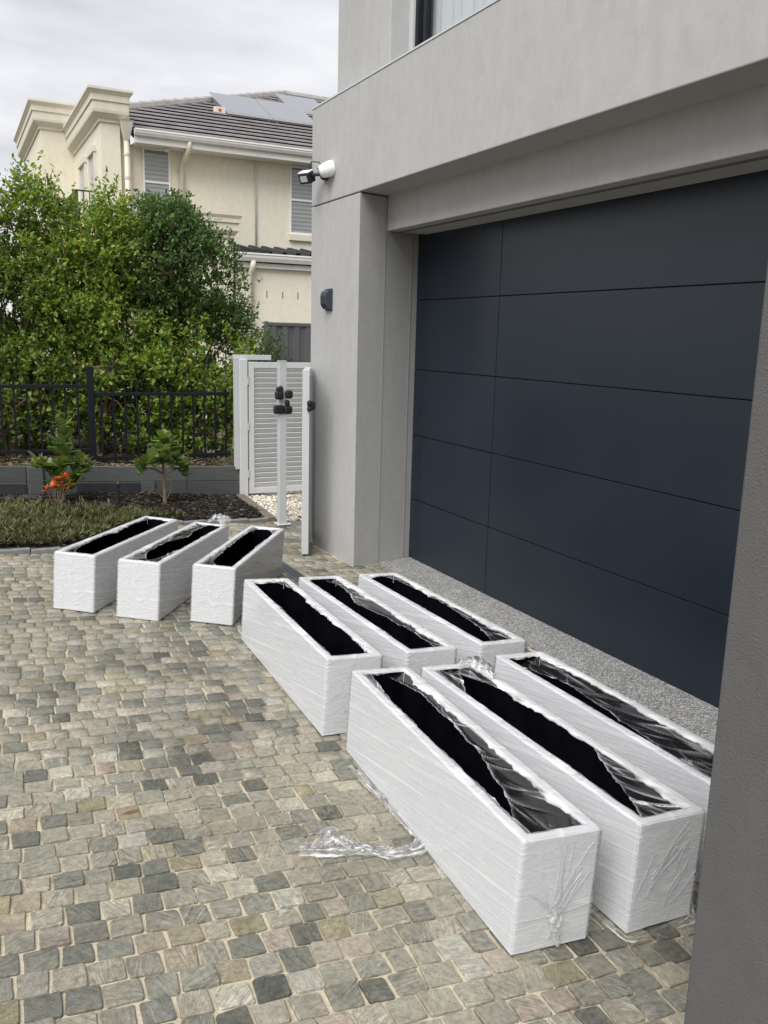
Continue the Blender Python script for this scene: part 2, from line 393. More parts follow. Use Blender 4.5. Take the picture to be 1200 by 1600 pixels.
# stretch film: clear sheet; bunched film (vertex attribute 'dens') is whiter
def film_mat(name, base, streak_rot=0.0, streaks=True, bstr=0.9, bdist=0.012, gloss=0.85):
    m, n, l, b = mat(name)
    p = objc(n)
    at = n.new('ShaderNodeAttribute'); at.attribute_name = 'dens'
    w = noise(n, l, 1.0, 2.0, 0.5, mapping(n, l, mapping(n, l, p, (1, 1, 1), (streak_rot, 0, 0)), (6, 0.8, 48)), 0.0) if streaks else \
        noise(n, l, 1.0, 5, 0.6, mapping(n, l, p, (34, 7, 34)), 2.2)
    w2 = noise(n, l, 1.0, 1.6, 0.5, mapping(n, l, mapping(n, l, p, (1, 1, 1), (streak_rot * 2.2, 0, 0)), (5, 0.7, 22)), 0.0) if streaks else noise(n, l, 30, 4, 0.6, p, 1.0)
    st = ramp(n, l, w, [(0.40, g3(0.0)), (0.47, g3(0.35)), (0.50, g3(0.02)), (0.56, g3(0.5)), (0.59, g3(0.05)), (0.68, g3(0.6))])
    if streaks: st = math_(n, l, 'ADD', math_(n, l, 'MULTIPLY', st, 0.3), ramp(n, l, w2, [(0.36, g3(0.0)), (0.44, g3(0.42)), (0.47, g3(0.06)), (0.54, g3(0.30)), (0.57, g3(0.0)), (0.66, g3(0.5))]))
    lw = n.new('ShaderNodeLayerWeight'); lw.inputs['Blend'].default_value = 0.5
    h = math_(n, l, 'ADD', math_(n, l, 'MULTIPLY', w, 0.25 if streaks else 1.0), math_(n, l, 'MULTIPLY', w2, 0.6 if streaks else 0.35))
    nb = bump(n, l, h, bstr, bdist)
    l.new(nb, lw.inputs['Normal'])
    fres = math_(n, l, 'ADD', math_(n, l, 'MULTIPLY', math_(n, l, 'POWER', lw.outputs['Facing'], 4.0), 0.9), 0.07)
    tr = n.new('ShaderNodeBsdfTransparent'); tr.inputs[0].default_value = (0.985, 0.985, 0.985, 1)
    gl = n.new('ShaderNodeBsdfGlossy'); gl.inputs['Roughness'].default_value = 0.13; l.new(nb, gl.inputs['Normal'])
    df = n.new('ShaderNodeBsdfDiffuse'); df.inputs[0].default_value = (0.80, 0.80, 0.81, 1)
    m1 = n.new('ShaderNodeMixShader')
    l.new(math_(n, l, 'MINIMUM', math_(n, l, 'ADD', math_(n, l, 'MULTIPLY', st, base * 2.2), at.outputs['Fac']), 0.9), m1.inputs[0])
    l.new(tr.outputs[0], m1.inputs[1]); l.new(df.outputs[0], m1.inputs[2])
    m2 = n.new('ShaderNodeMixShader'); l.new(math_(n, l, 'MINIMUM', math_(n, l, 'ADD', math_(n, l, 'MULTIPLY', fres, gloss), base * 0.02), 0.7), m2.inputs[0])
    l.new(m1.outputs[0], m2.inputs[1]); l.new(gl.outputs[0], m2.inputs[2])
    l.new(m2.outputs[0], n['Material Output'].inputs[0])
film_mat('film_wrap', 0.52, R(5), True, 0.10, 0.004, 0.45); film_mat('film_loose', 0.0, 0, False, 0.06, 0.006, 1.1)

# ------------------------------------------------------------------ the lie of the land
def gz(x, y):
    x = min(max(x, -3.5), 3.1); y = min(max(y, -3.0), 9.0)
    return -0.06288 * (x - 3.1) - 0.00499 * (y - 5.7)
gza = np.vectorize(gz)

XS = [-900, -120, -30, -8, -3.5, 3.1, 8, 30, 120, 900]; YS = [-900, -120, -20, -3, 9, 14, 40, 150, 900]
V = [(x, y, gz(x, y) - 0.09) for y in YS for x in XS]
nx = len(XS)
Fq = [(j*nx+i, j*nx+i+1, (j+1)*nx+i+1, (j+1)*nx+i) for j in range(len(YS)-1) for i in range(nx-1)]
tag(link('ground', mesh_np('ground', V, [Fq]), M['terrain_earth']), kind='structure')

# --- driveway bed of joint sand
BED = [(-3.4, 6.34), (0.62, 6.30), (1.50, 7.20), (2.50, 7.32)]      # front edge of the garden bed
def bed_front(x):
    for (a, b_), (c_, d_) in zip(BED[:-1], BED[1:]):
        if a <= x <= c_: return b_ + (d_ - b_) * (x - a) / (c_ - a)
    return 7.33
paving = tag(link('driveway_paving', None), kind='structure')
px = np.linspace(-3.3, 3.3, 34); V = []; Fq = []
for i, x in enumerate(px):
    top = bed_front(x) + 0.02 if x < 2.5 else 7.34
    for j, y in enumerate(np.linspace(-2.6, top, 40)): V.append((x, y, gz(x, y) - 0.0075))
for i in range(len(px)-1):
    for j in range(39): Fq.append((i*40+j, (i+1)*40+j, (i+1)*40+j+1, i*40+j+1))
bpy.data.objects.remove(paving)
paving = tag(link('driveway_paving', mesh_np('driveway_paving', V, [Fq]), M['joint_sand']), kind='structure')

# --- setts
def sett_variant(seed):
    r = np.random.default_rng(seed)
    cor = np.array([(-.5,-.5),(.5,-.5),(.5,.5),(-.5,.5)]) + r.uniform(-.042, .042, (4, 2))
    ring = []
    for k in range(4):
        a, b_ = cor[k], cor[(k+1) % 4]; prev = cor[k-1]
        t = r.uniform(.025, .085)
        ring.append(a + (prev - a) * t); ring.append(a + (b_ - a) * t)
        ring.append((a + b_) / 2 + r.uniform(-.02, .02, 2))
    ring = np.array(ring); n_ = len(ring)
    tilt = r.uniform(-.0035, .0035, 2)
    def lay(s, z): 
        q = ring * s
        return np.c_[q, z + q @ tilt * (1 if z > -.01 else 0) + r.uniform(-.0006, .0006, n_)]
    V = np.vstack([lay(1.03, -0.022), lay(1.0, -0.0024), lay(0.95, 0.0)])
    q1 = [(k, (k+1) % n_, n_ + (k+1) % n_, n_ + k) for k in range(n_)] + [(n_+k, n_+(k+1) % n_, 2*n_+(k+1) % n_, 2*n_+k) for k in range(n_)]
    return V.astype(np.float32), np.array(q1), np.arange(2*n_, 3*n_)[None, :]
VAR = [sett_variant(100 + k) for k in range(28)]
VME = [mesh_np('sett', v, [q, t], smooth=False) for v, q, t in VAR]
for me in VME:
    me.materials.append(M['sett_single'])
    sm = np.zeros(len(me.polygons), bool); me.polygons.foreach_set('use_smooth', sm)

def project(P):
    d = Vector(P) - CAM; z = d.dot(F_)
    if z < 0.05: return None
    return (600 + 1342.4 * d.dot(R_) / z, 800 - 1342.4 * d.dot(U_) / z)

PL_L, PL_W, PL_H = 1.222, 0.237, 0.323
PLANTERS = [  # near-left corner, heading (deg from +Y towards +X)
    (1.192, 1.575, 3.7), (1.545, 1.538, 0.5), (1.928, 1.584, 0.3),
    (1.229, 2.937, 2.2), (1.583, 2.932, -0.3), (1.951, 2.943, -0.8),
    (0.427, 4.901, 34.5), (0.730, 4.678, 33.8), (1.097, 4.514, 32.6)]
NRM = Vector((0.06288, 0.00499, 1)).normalized()
def planter_matrix(x, y, a):
    a = R(a); L_ = Vector((math.sin(a), math.cos(a), 0)); L_ = (L_ - NRM * L_.dot(NRM)).normalized(); r_ = L_.cross(NRM)
    o = Vector((x, y, gz(x, y))) + 0.002 * NRM
    return Matrix(((r_.x, L_.x, NRM.x, o.x), (r_.y, L_.y, NRM.y, o.y), (r_.z, L_.z, NRM.z, o.z), (0, 0, 0, 1)))
PM = [planter_matrix(*p) for p in PLANTERS]
def hull(pts):
    pts = sorted(pts); 
    def half(ps):
        h = []
        for p in ps:
            while len(h) > 1 and (h[-1][0]-h[-2][0])*(p[1]-h[-2][1]) - (h[-1][1]-h[-2][1])*(p[0]-h[-2][0]) <= 0: h.pop()
            h.append(p)
        return h[:-1]
    return half(pts) + half(pts[::-1])
HULLS = [hull([project(m_ @ Vector((v, u, w))) for v in (0, PL_W) for u in (0, PL_L) for w in (0, PL_H)]) for m_ in PM]
HULLS.append([(1065, 1700), (1130, 1000), (1260, 300), (1800, 300), (1800, 1700)])
def inside(h, p):
    s = [(b_[0]-a[0])*(p[1]-a[1]) - (b_[1]-a[1])*(p[0]-a[0]) for a, b_ in zip(h, h[1:] + h[:1])]
    return all(v >= 0 for v in s) or all(v <= 0 for v in s)

setts = []
y = 0.15; row = 0
rs = np.random.default_rng(21)
while y < 7.75:
    h = rs.normal(0.0805, 0.0028)
    x = -1.6 + rs.uniform(0, .09) ; ph = rs.uniform(0, 6.28)
    while x < 3.25:
        w = float(np.clip(rs.normal(0.0845, 0.0075), 0.066, 0.108))
        cx = x + w / 2
        cy = y + h / 2 - 0.078 * cx + 0.014 * math.sin(cx * 1.7 + y * 0.35) + 0.008 * math.sin(cx * 4.1 + y * 0.9 + 1) + rs.uniform(-.0018, .0018)
        x += w
        lim = bed_front(cx) if cx < 2.5 else 7.3
        if cy > lim - 0.05: continue
        if cx > 2.775 and cy < 5.63: continue
        if cx > 2.53 and 5.56 < cy < 6.5: continue
        if 1.985 < cx < 2.115 and -0.5 < cy < 5.9 and False: continue
        j = rs.uniform(.0045, .0105)
        setts.append((cx, cy, w - j, h - j * rs.uniform(.75, 1.0), -.06 + rs.uniform(-.035, .035), int(rs.integers(len(VAR))), rs.uniform(-.0018, .0018)))
    y += h; row += 1
DR0, DR1 = 2.00, 2.105            # drain line along the garage
setts = [s for s in setts if not (DR0 - .045 < s[0] < DR1 + .045 and s[1] < 6.2)]
score = []
for i, s in enumerate(setts):
    q = project((s[0], s[1], gz(s[0], s[1])))
    ok = q is not None and -20 < q[0] < 1220 and 700 < q[1] < 1630 and not any(inside(hh, q) for hh in HULLS)
    d = (Vector((s[0], s[1], gz(s[0], s[1]))) - CAM)
    score.append((s[2] * s[3] * abs(d.z) / d.length**3) if ok else 0)
order = np.argsort(score)[::-1]
single = set(order[:300].tolist())
tilt_x, tilt_y = -math.atan(0.00499), math.atan(0.06288)
VV = []; QQ = []; TT = []; off = 0
for i, (cx, cy, w, h, rz, k, dz) in enumerate(setts):
    if i in single:
        o = bpy.data.objects.new('sett', VME[k]); C.objects.link(o); o.parent = paving
        o.location = (cx, cy, gz(cx, cy) + dz); o.rotation_euler = (tilt_x, tilt_y, rz); o.scale = (w, h, 1)
    else:
        v, q, t = VAR[k]
        c_, s_ = math.cos(rz), math.sin(rz)
        X = v[:, 0] * w; Y = v[:, 1] * h
        wx = cx + X * c_ - Y * s_; wy = cy + X * s_ + Y * c_
        VV.append(np.c_[wx, wy, gz(cx, cy) + dz + v[:, 2] - 0.06288 * (wx - cx)])
        QQ.append(q + off); TT.append(t + off); off += len(v)
o = link('sett_mass', mesh_np('sett_mass', np.vstack(VV), [np.vstack(QQ), np.vstack(TT)]), M['sett_mass'], paving)
o['kind'] = 'stuff'

# --- concrete apron in front of the garage door
mb = MB(); mb.prism([(2.785, -1.0), (3.30, -1.0), (3.30, 5.80), (2.83, 5.66), (2.785, 5.60)], lambda p: gz(*p) - .08, lambda p: gz(*p) + .004)
tag(mb.build('concrete_apron', M['aggregate']), kind='structure')

# --- linear drain
t = wroot('drain_channel', (2.05, 3, gz(2.05, 3)), label='long narrow steel grate drain running along the garage between the planters', cat='drain')
mb = MB()
g = lambda x, y_: gz(x, y_)
for xa, xb, za, zb in ((DR0, DR0 + .014, -.05, .001), (DR1 - .014, DR1, -.05, .001)):
    mb.prism([(xa, 0.2), (xb, 0.2), (xb, 6.15), (xa, 6.15)], lambda p: gz(*p) - .05, lambda p: gz(*p) + .001)
mb.build('frame', M['drain_steel'], t)
mb = MB(); mb.prism([(DR0+.014, .2), (DR1-.014, .2), (DR1-.014, 6.15), (DR0+.014, 6.15)], lambda p: gz(*p) - .055, lambda p: gz(*p) - .022)
mb.build('channel_floor', M['drain_dark'], t)
mb = MB(); yy = .22
while yy < 6.12:
    mb.prism([(DR0+.012, yy), (DR1-.012, yy), (DR1-.012, yy+.009), (DR0+.012, yy+.009)], lambda p: gz(*p) - .012, lambda p: gz(*p) - .001); yy += .022
o = mb.build('grate_bars', M['drain_steel'], t); o['kind'] = 'stuff'

# ------------------------------------------------------------------ the grey rendered house with the garage
XF, YP, YQ, XD, YL = 2.572, 5.583, 6.467, 3.132, 5.767
house = wroot('rendered_house', (2.6, 4, 0), label='modern grey rendered house with balcony band and dark garage door', cat='house')
mb = MB(); mb.prism([(XF, YP), (XF, YQ), (3.9, YQ), (3.9, 5.86), (3.28, 5.86), (3.28, YL + .02), (XD + .02, YL + .004), (2.81, 5.652)], -.12, 2.655)
mb.build('pillar', M['render'], house, bevel=.004)
mb = MB(); mb.prism([(XF + .015, YP + .015), (XF + .015, YQ - .015), (3.8, YQ - .015), (3.8, 5.9), (2.9, 5.75)], 2.60, 2.70)
mb.build('shadow_joint', M['groove'], house)
for (xa, ya), (xb, yb) in (((2.806, 5.6505), (2.8115, 5.6515)), ((3.066, 5.7375), (3.0705, 5.739))):
    mb = MB(); mb.prism([(xa, ya - .0022), (xb, yb - .0022), (xb, yb + .02), (xa, ya + .02)], 0.01, 2.42); mb.build('control_joint', M['joint_soft'], house)
mb = MB(); mb.box(XF, 4.2, -3.0, YQ, 2.664, 3.357); mb.build('balcony_band', M['render'], house, bevel=.006)
mb = MB(); mb.box(XF - .004, XF + .20, -3.0, YQ + .004, 3.3575, 3.369); mb.build('balcony_capping', M['light_grey_metal'], house)
mb = MB(); mb.box(2.815, 3.40, -1.2, 5.648, 2.4275, 2.70); mb.build('door_header', M['render'], house, bevel=.006)
mb = MB(); mb.box(2.90, 2.915, -1.2, 5.66, 2.4195, 2.4285); mb.build('drip_groove', M['groove'], house)
# upper storey with a recessed window
X2 = 2.75
mb = MB(); mb.box(X2, 5.5, 5.536, 6.41, 3.2, 6.6); mb.build('upper_wall', M['render'], house, bevel=.005)
mb = MB(); mb.box(X2, 5.5, -3.0, 1.6, 3.2, 6.6); mb.build('upper_wall', M['render'], house, bevel=.005)
mb = MB(); mb.box(X2, 5.5, 1.6, 5.536, 5.6, 6.6); mb.build('upper_wall', M['render'], house, bevel=.005)
mb = MB(); mb.box(3.6, 5.5, 1.6, 5.536, 3.2, 5.6); mb.build('room_wall', M['render'], house)
mb = MB()
mb.box(2.885, 2.955, 5.475, 5.534, 3.3, 5.59); mb.box(2.885, 2.955, 1.61, 1.66, 3.3, 5.59)
mb.box(2.885, 2.955, 1.66, 5.475, 3.3, 3.40); mb.box(2.885, 2.955, 1.66, 5.475, 5.53, 5.59)
win = mb.build('window', M['light_grey_metal'], house)
mb = MB(); mb.box(2.90, 2.95, 5.43, 5.474, 3.4, 5.53); mb.box(2.90, 2.95, 5.325, 5.36, 3.4, 5.53); sub(mb, 'sash', M['fence_navy'], win, house)
mb = MB(); mb.box(2.918, 2.924, 1.66, 5.45, 3.4, 5.53); sub(mb, 'glass', M['window_glass'], win, house)
rings = []
for k in range(262):
    yy = 5.47 - k * 0.0145; xx = 2.992 + 0.018 * math.sin(k * 0.72) + 0.008 * math.sin(k * 0.31 + 1)
    rings.append([(xx, yy, 3.3), (xx, yy, 5.55)])
mb = MB(); mb.ring_sweep(rings, False, False); sub(mb, 'curtain', M['curtain'], win, house, smooth=True)
mb = MB(); mb.box(3.9, 5.5, -3.0, YQ - .02, -.1, 2.66); mb.build('inner_wall', M['render'], house)
mb = MB(); mb.box(XF, 3.9, -3.0, 0.6, -.1, 2.664); mb.build('wall', M['render'], house)
# sectional garage door
mb = MB(); mb.box(XD + .012, XD + .05, .55, YL + .01, -.01, 2.46); gd = mb.build('garage_door', M['door_gap'], house)
rows = [0.012, .479, .974, 1.467, 1.97, 2.44]; cols = [YL - .002, 4.672, 1.9, .6]
for za, zb in zip(rows[:-1], rows[1:]):
    for ya, yb in zip(cols[:-1], cols[1:]):
        mb = MB(); mb.box(XD, XD + .02, yb + .003, ya - .003, za + .003, zb - .003)
        sub(mb, 'panel', M['door_navy'], gd, house, bevel=.0015)

# near column
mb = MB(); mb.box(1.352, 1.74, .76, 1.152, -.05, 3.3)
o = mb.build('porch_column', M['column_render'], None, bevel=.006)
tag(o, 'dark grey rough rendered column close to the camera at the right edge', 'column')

# wall lamp, security camera, sensor light
def lathe_rings(c, prof, axis, n=20):
    ax = Vector(axis).normalized(); a = ax.cross(Vector((0, 0, 1)) if abs(ax.z) < .9 else Vector((1, 0, 0))).normalized(); b_ = ax.cross(a); c = Vector(c)
    return [[c + ax * h + r * (math.cos(t) * a + math.sin(t) * b_) for t in [2*math.pi*k/n for k in range(n)]] for r, h in prof]
t = wroot('wall_lamp', (XF, 6.09, 1.96), label='small dark grey wedge wall lamp on the rendered pillar', cat='wall lamp')
prof = [(XF - .002, 1.888), (XF - .002, 2.032), (XF - .03, 2.030), (XF - .050, 2.014), (XF - .058, 1.985), (XF - .056, 1.925), (XF - .036, 1.893)]
mb = MB(); mb.ring_sweep([[(x, yy, z) for x, z in prof] for yy in (6.04, 6.14)]); mb.build('housing', M['lamp_grey'], t, bevel=.006)
mb = MB(); mb.box(XF - .012, XF - .001, 6.03, 6.15, 1.88, 2.04); mb.build('back_plate', M['lamp_grey'], t, bevel=.003)

t = wroot('security_camera', (XF, 6.06, 2.88), label='white dome security camera on the grey house corner', cat='camera')
ax = Vector((-.86, .38, -.32)).normalized(); c0 = Vector((XF, 6.045, 2.885))
mb = MB(); mb.ring_sweep(lathe_rings(c0, [(.050, -.01), (.054, .0), (.056, .02), (.054, .045), (.049, .075), (.042, .098), (.032, .108), (.02, .11)], ax)); mb.build('housing', M['camera_white'], t, smooth=True)
c1 = c0 + ax * .1; side = ax.cross(Vector((0, 0, 1))).normalized(); upv = side.cross(ax)
for s_ in (-1, 1):
    mb = MB(); mb.ring_sweep(lathe_rings(c1 + upv * (.019 * s_), [(.0155, 0), (.0155, .013), (.01, .0145)], ax, 14)); mb.build('lens', M['latch_black'], t)
t = wroot('sensor_light', (XF, 6.2, 2.85), label='black sensor floodlight on a bracket beside the white camera', cat='floodlight')
b0 = Vector((XF, 6.165, 2.857))
mb = MB(); mb.ring_sweep(lathe_rings(b0, [(.046, -.01), (.046, .03), (.036, .045), (.018, .05)], (-1, 0, 0), 16)); mb.build('base', M['black_metal'], t)
mb = MB(); mb.tube([b0 + Vector((-.04, 0, 0)), b0 + Vector((-.075, .03, -.005)), b0 + Vector((-.095, .055, -.01))], .014, 8); mb.build('arm', M['black_metal'], t)
hd = b0 + Vector((-.12, .095, -.02))
T_ = Matrix.Translation(hd) @ Matrix.Rotation(R(-62), 4, 'Z') @ Matrix.Rotation(R(28), 4, 'X')
mb = MB(); mb.box(-.055, .055, -.038, .03, -.039, .039, T_); h_ = mb.build('lamp_head', M['black_metal'], t, bevel=.012)
mb = MB(); mb.box(-.03, .03, -.045, -.037, -.02, .02, T_); sub(mb, 'lens', M['light_grey_metal'], h_, t)
mb = MB(); mb.box(-.05, .05, -.034, .028, .038, .045, T_); sub(mb, 'hood', M['camera_white'], h_, t, bevel=.003)
mb = MB(); mb.tube([b0 + Vector((-.03, -.01, .03)), b0 + Vector((-.05, .04, .085)), b0 + Vector((-.09, .085, .09)), b0 + Vector((-.11, .1, .03))], .005, 6); mb.build('cable', M['black_metal'], t)

# ------------------------------------------------------------------ planters
def wob(s, seed, freqs=(3, 7, 13, 29), amp=(1, .7, .5, .35)):
    r = np.random.default_rng(seed); v = np.zeros_like(np.asarray(s, float))
    for f, a in zip(freqs, amp): v = v + a * np.sin(np.asarray(s) * f * 2 * math.pi * r.uniform(.8, 1.2) + r.uniform(0, 6.28))
    return v / sum(amp)

def with_dens(me, d):
    a = me.attributes.new('dens', 'FLOAT', 'POINT'); a.data.foreach_set('value', np.asarray(d, np.float32))
    return me

def grid_faces(nu, nv, off=0):
    i, j = np.meshgrid(np.arange(nu - 1), np.arange(nv - 1), indexing='ij')
    a = off + i * nv + j
    return np.stack([a, a + nv, a + nv + 1, a + 1], -1).reshape(-1, 4)

RIM = 0.029
def shell_mesh():
    bm = bmesh.new()
    def ring(a, z): return [bm.verts.new(p) for p in ((a, a, z), (PL_W - a, a, z), (PL_W - a, PL_L - a, z), (a, PL_L - a, z))]
    o0, o1, i1, i0 = ring(0, 0), ring(0, PL_H), ring(RIM, PL_H), ring(RIM, PL_H - .05)
    for A, B in ((o0, o1), (o1, i1), (i1, i0)):
        for k in range(4): bm.faces.new((A[k], A[(k+1) % 4], B[(k+1) % 4], B[k]))
    bm.faces.new(o0[::-1])
    bmesh.ops.recalc_face_normals(bm, faces=bm.faces)
    ed = [e for e in bm.edges if len(e.link_faces) == 2]
    bmesh.ops.bevel(bm, geom=ed, offset=.004, segments=2, affect='EDGES', clamp_overlap=True)
    me = bpy.data.meshes.new('shell'); bm.to_mesh(me); bm.free(); me.materials.append(M['planter_white']); return me
def lining_mesh():
    bm = bmesh.new(); a = RIM + .0015
    def ring(z, e): return [bm.verts.new(p) for p in ((a+e, a+e, z), (PL_W-a-e, a+e, z), (PL_W-a-e, PL_L-a-e, z), (a+e, PL_L-a-e, z))]
    t_, b_ = ring(PL_H - .007, 0), ring(.03, .004)
    for k in range(4): bm.faces.new((t_[k], b_[k], b_[(k+1) % 4], t_[(k+1) % 4]))
    bm.faces.new(b_)
    me = bpy.data.meshes.new('lining'); bm.to_mesh(me); bm.free(); me.materials.append(M['planter_lining']); return me
SHELL, LINING = shell_mesh(), lining_mesh()

def wrap_mesh(seed):
    """film wound round the four sides, over the rim and raggedly into the mouth"""
    r = np.random.default_rng(seed)
    e = .0028
    # perimeter samples
    per = []
    nL, nW = 90, 18
    for k in range(nW): per.append((0 + PL_W * k / nW, 0, 0, -1))
    for k in range(nL): per.append((PL_W, PL_L * k / nL, 1, 0))
    for k in range(nW): per.append((PL_W - PL_W * k / nW, PL_L, 0, 1))
    for k in range(nL): per.append((0, PL_L - PL_L * k / nL, -1, 0))
    per = np.array(per); N = len(per); s = np.arange(N) / N
    outw = np.clip((per[:, :2] - np.array([PL_W/2, PL_L/2])) , -1, 1)
    cx, cy = PL_W / 2, PL_L / 2
    def inset(a):   # offset towards the inside by a (negative: outside)
        x = np.clip(per[:, 0], a, PL_W - a) if a >= 0 else per[:, 0] + np.sign(per[:, 0] - cx) * (-a) * (np.abs(per[:, 0] - cx) > cx - .001)
        y = np.clip(per[:, 1], a, PL_L - a) if a >= 0 else per[:, 1] + np.sign(per[:, 1] - cy) * (-a) * (np.abs(per[:, 1] - cy) > cy - .001)
        return x, y
    rows = []; dens = []
    zb = .004 + .018 * np.clip(wob(s, seed + 3), 0, 1)
    for z, f in ((0, 0), (.33, 0), (.66, 0), (1, 0), (1, 1)):
        x, y = inset(-e); rows.append(np.c_[x, y, zb + (PL_H - .004 - zb) * z]); dens.append(np.full(N, .08 if z == 0 else .02))
    x, y = inset(.003); rows.append(np.c_[x, y, np.full(N, PL_H + e)]); dens.append(.15 + .1 * wob(s, seed + 9, (20, 41, 77), (1, 1, 1))); rows.append(rows[-1].copy()); dens.append(dens[-1])
    x, y = inset(RIM - .004); rows.append(np.c_[x, y, np.full(N, PL_H + e + .0004)]); dens.append(.2 + .12 * wob(s, seed + 8, (20, 41, 77), (1, 1, 1)))
    rows.append(rows[-1].copy()); dens.append(dens[-1])
    # ragged lip into the mouth
    dip = np.clip(.004 + .013 * wob(s, seed + 5, (4, 9, 17, 29)) + .003 * wob(s, seed + 6, (50, 87), (1, 1)), .0008, .05)
    for kk, dn in ((.5, .16), (1.0, .38), (1.2, .22)):
        a = RIM + dip * kk
        x = np.clip(per[:, 0], a, PL_W - a); y = np.clip(per[:, 1], a, PL_L - a)
        rows.append(np.c_[x, y, PL_H + e - (.25 * dip + .004) * kk - (.006 if kk > 1.1 else 0) + .0016 * wob(s, seed + 7, (30, 53, 80), (1, 1, 1)) * kk]); dens.append(np.clip(dn + .35 * wob(s, seed + 11, (7, 17, 37), (1, 1, 1)), 0, .8))
    m_ = len(rows); V = np.stack(rows, 1).reshape(-1, 3); D = np.clip(np.stack(dens, 1).reshape(-1), 0, .85)
    i = np.arange(N)[:, None]; j = np.arange(m_ - 1)[None, :]; ni = (i + 1) % N
    j = np.array([k for k in range(m_ - 1) if k not in (3, 5, 7)])[None, :]
    Fq = np.stack(np.broadcast_arrays(i*m_+j, ni*m_+j, ni*m_+j+1, i*m_+j+1), -1).reshape(-1, 4)
    return with_dens(mesh_np('stretch_film', V, [Fq], True), D)

def sheet_mesh(seed, side, knots, sag=.03, dens0=.03):
    """film sheet across part of the mouth; knots: (u fraction from near end, covered fraction of the mouth width)"""
    W0 = PL_W - 2 * RIM; nu, nv = 150, 34
    r = np.random.default_rng(seed)
    u = np.linspace(knots[0][0], knots[-1][0], nu)
    cov = np.interp(u, [k[0] for k in knots], [k[1] for k in knots]) * W0
    k5 = np.ones(9) / 9; cov = np.convolve(np.r_[[cov[0]] * 4, cov, [cov[-1]] * 4], k5, 'valid')
    cov = np.clip(cov + .005 * wob(u, seed, (5, 11, 23, 41)), .004, W0)
    tt = np.linspace(0, 1, nv)
    U, T = np.meshgrid(u, tt, indexing='ij'); Cv = np.repeat(cov[:, None], nv, 1)
    v = T * Cv
    y = RIM + U * (PL_L - 2 * RIM)
    x = (PL_W - RIM + .006 - v) if side > 0 else (RIM - .006 + v)
    span = (knots[-1][0] - knots[0][0]) * PL_L
    z = PL_H + .001 - sag * np.sin(T * math.pi * .62) * (Cv / W0) ** .6
    white = np.zeros_like(z)
    for _ in range(int(10 + 34 * span)):          # straight pulled creases, mostly along the length
        y0 = RIM + (knots[0][0] + r.random() * (knots[-1][0] - knots[0][0])) * (PL_L - 2 * RIM); v0 = r.random() * W0
        an = r.normal(.18, .28); L_ = r.uniform(.03, .16)
        dy, dv = y - y0, v - v0
        a_ = dy * math.cos(an) + dv * math.sin(an); d_ = -dy * math.sin(an) + dv * math.cos(an)
        env = np.exp(-(a_ / L_) ** 2); w_ = r.uniform(.0025, .006); am = r.normal() * .006
        z = z + am * env * np.exp(-np.abs(d_) / w_) * np.minimum(1, T * 5)
        white = white + r.uniform(.1, .55) * env ** 2 * np.exp(-(d_ / (w_ * .55)) ** 2)
    z = np.minimum(z, PL_H + .012)
    rag = .5 + .5 * wob(U * 1.0, seed + 6, (4, 9, 17, 31))
    D = dens0 * .3 + .65 * rag * np.exp(-((1 - T) * Cv / .006) ** 2) + .5 * (1 - rag) * np.exp(-(T * Cv / .008) ** 2) + white
    return with_dens(mesh_np('loose_film', np.stack([x, y, z], -1).reshape(-1, 3), [grid_faces(nu, nv)], True), np.clip(D, 0, .8).ravel())

def crumple(name, path, width, seed, h=.02, nu=70, nv=16, dens=.12, up=(0, 0, 1)):
    r = np.random.default_rng(seed)
    path = np.array(path, float); k = np.r_[0, np.cumsum(np.linalg.norm(np.diff(path, axis=0), axis=1))]; k /= k[-1]
    u = np.linspace(0, 1, nu); P = np.stack([np.interp(u, k, path[:, i]) for i in range(3)], -1)
    for _ in range(4): P[1:-1] = (P[:-2] + 2 * P[1:-1] + P[2:]) / 4
    t = np.gradient(P, axis=0); t /= np.linalg.norm(t, axis=1)[:, None] + 1e-9
    side = np.cross(t, np.array(up)); side /= np.linalg.norm(side, axis=1)[:, None] + 1e-9
    wd = np.interp(u, np.linspace(0, 1, len(width)), width)
    V = []; D = []
    for j, q in enumerate(np.linspace(-1, 1, nv)):
        a = wob(u * 2 + q * .35, seed + 1, (2, 4.7, 9, 17)); b_ = wob(u + q * .8, seed + 2, (3, 8, 15, 27))
        hh = h * (0.35 + .65 * np.abs(b_)) * (1 - .5 * q * q) * np.minimum(1, wd / max(width) + .3)
        V.append(P + side * (wd * (q + .25 * a) * .5)[:, None] + np.array(up) * hh[:, None])
        st_ = wob(np.full_like(u, q) * .9 + u * .35, seed + 4, (2, 4.3, 7.1), (1, 1, 1))
        D.append(np.clip(dens + .75 * np.clip(st_, 0, 1) + .35 * (abs(q) > .93) * (b_ > 0), 0, .85))
    return with_dens(mesh_np(name, np.stack(V, 1).reshape(-1, 3), [grid_faces(nu, nv)], True), np.stack(D, 1).ravel())

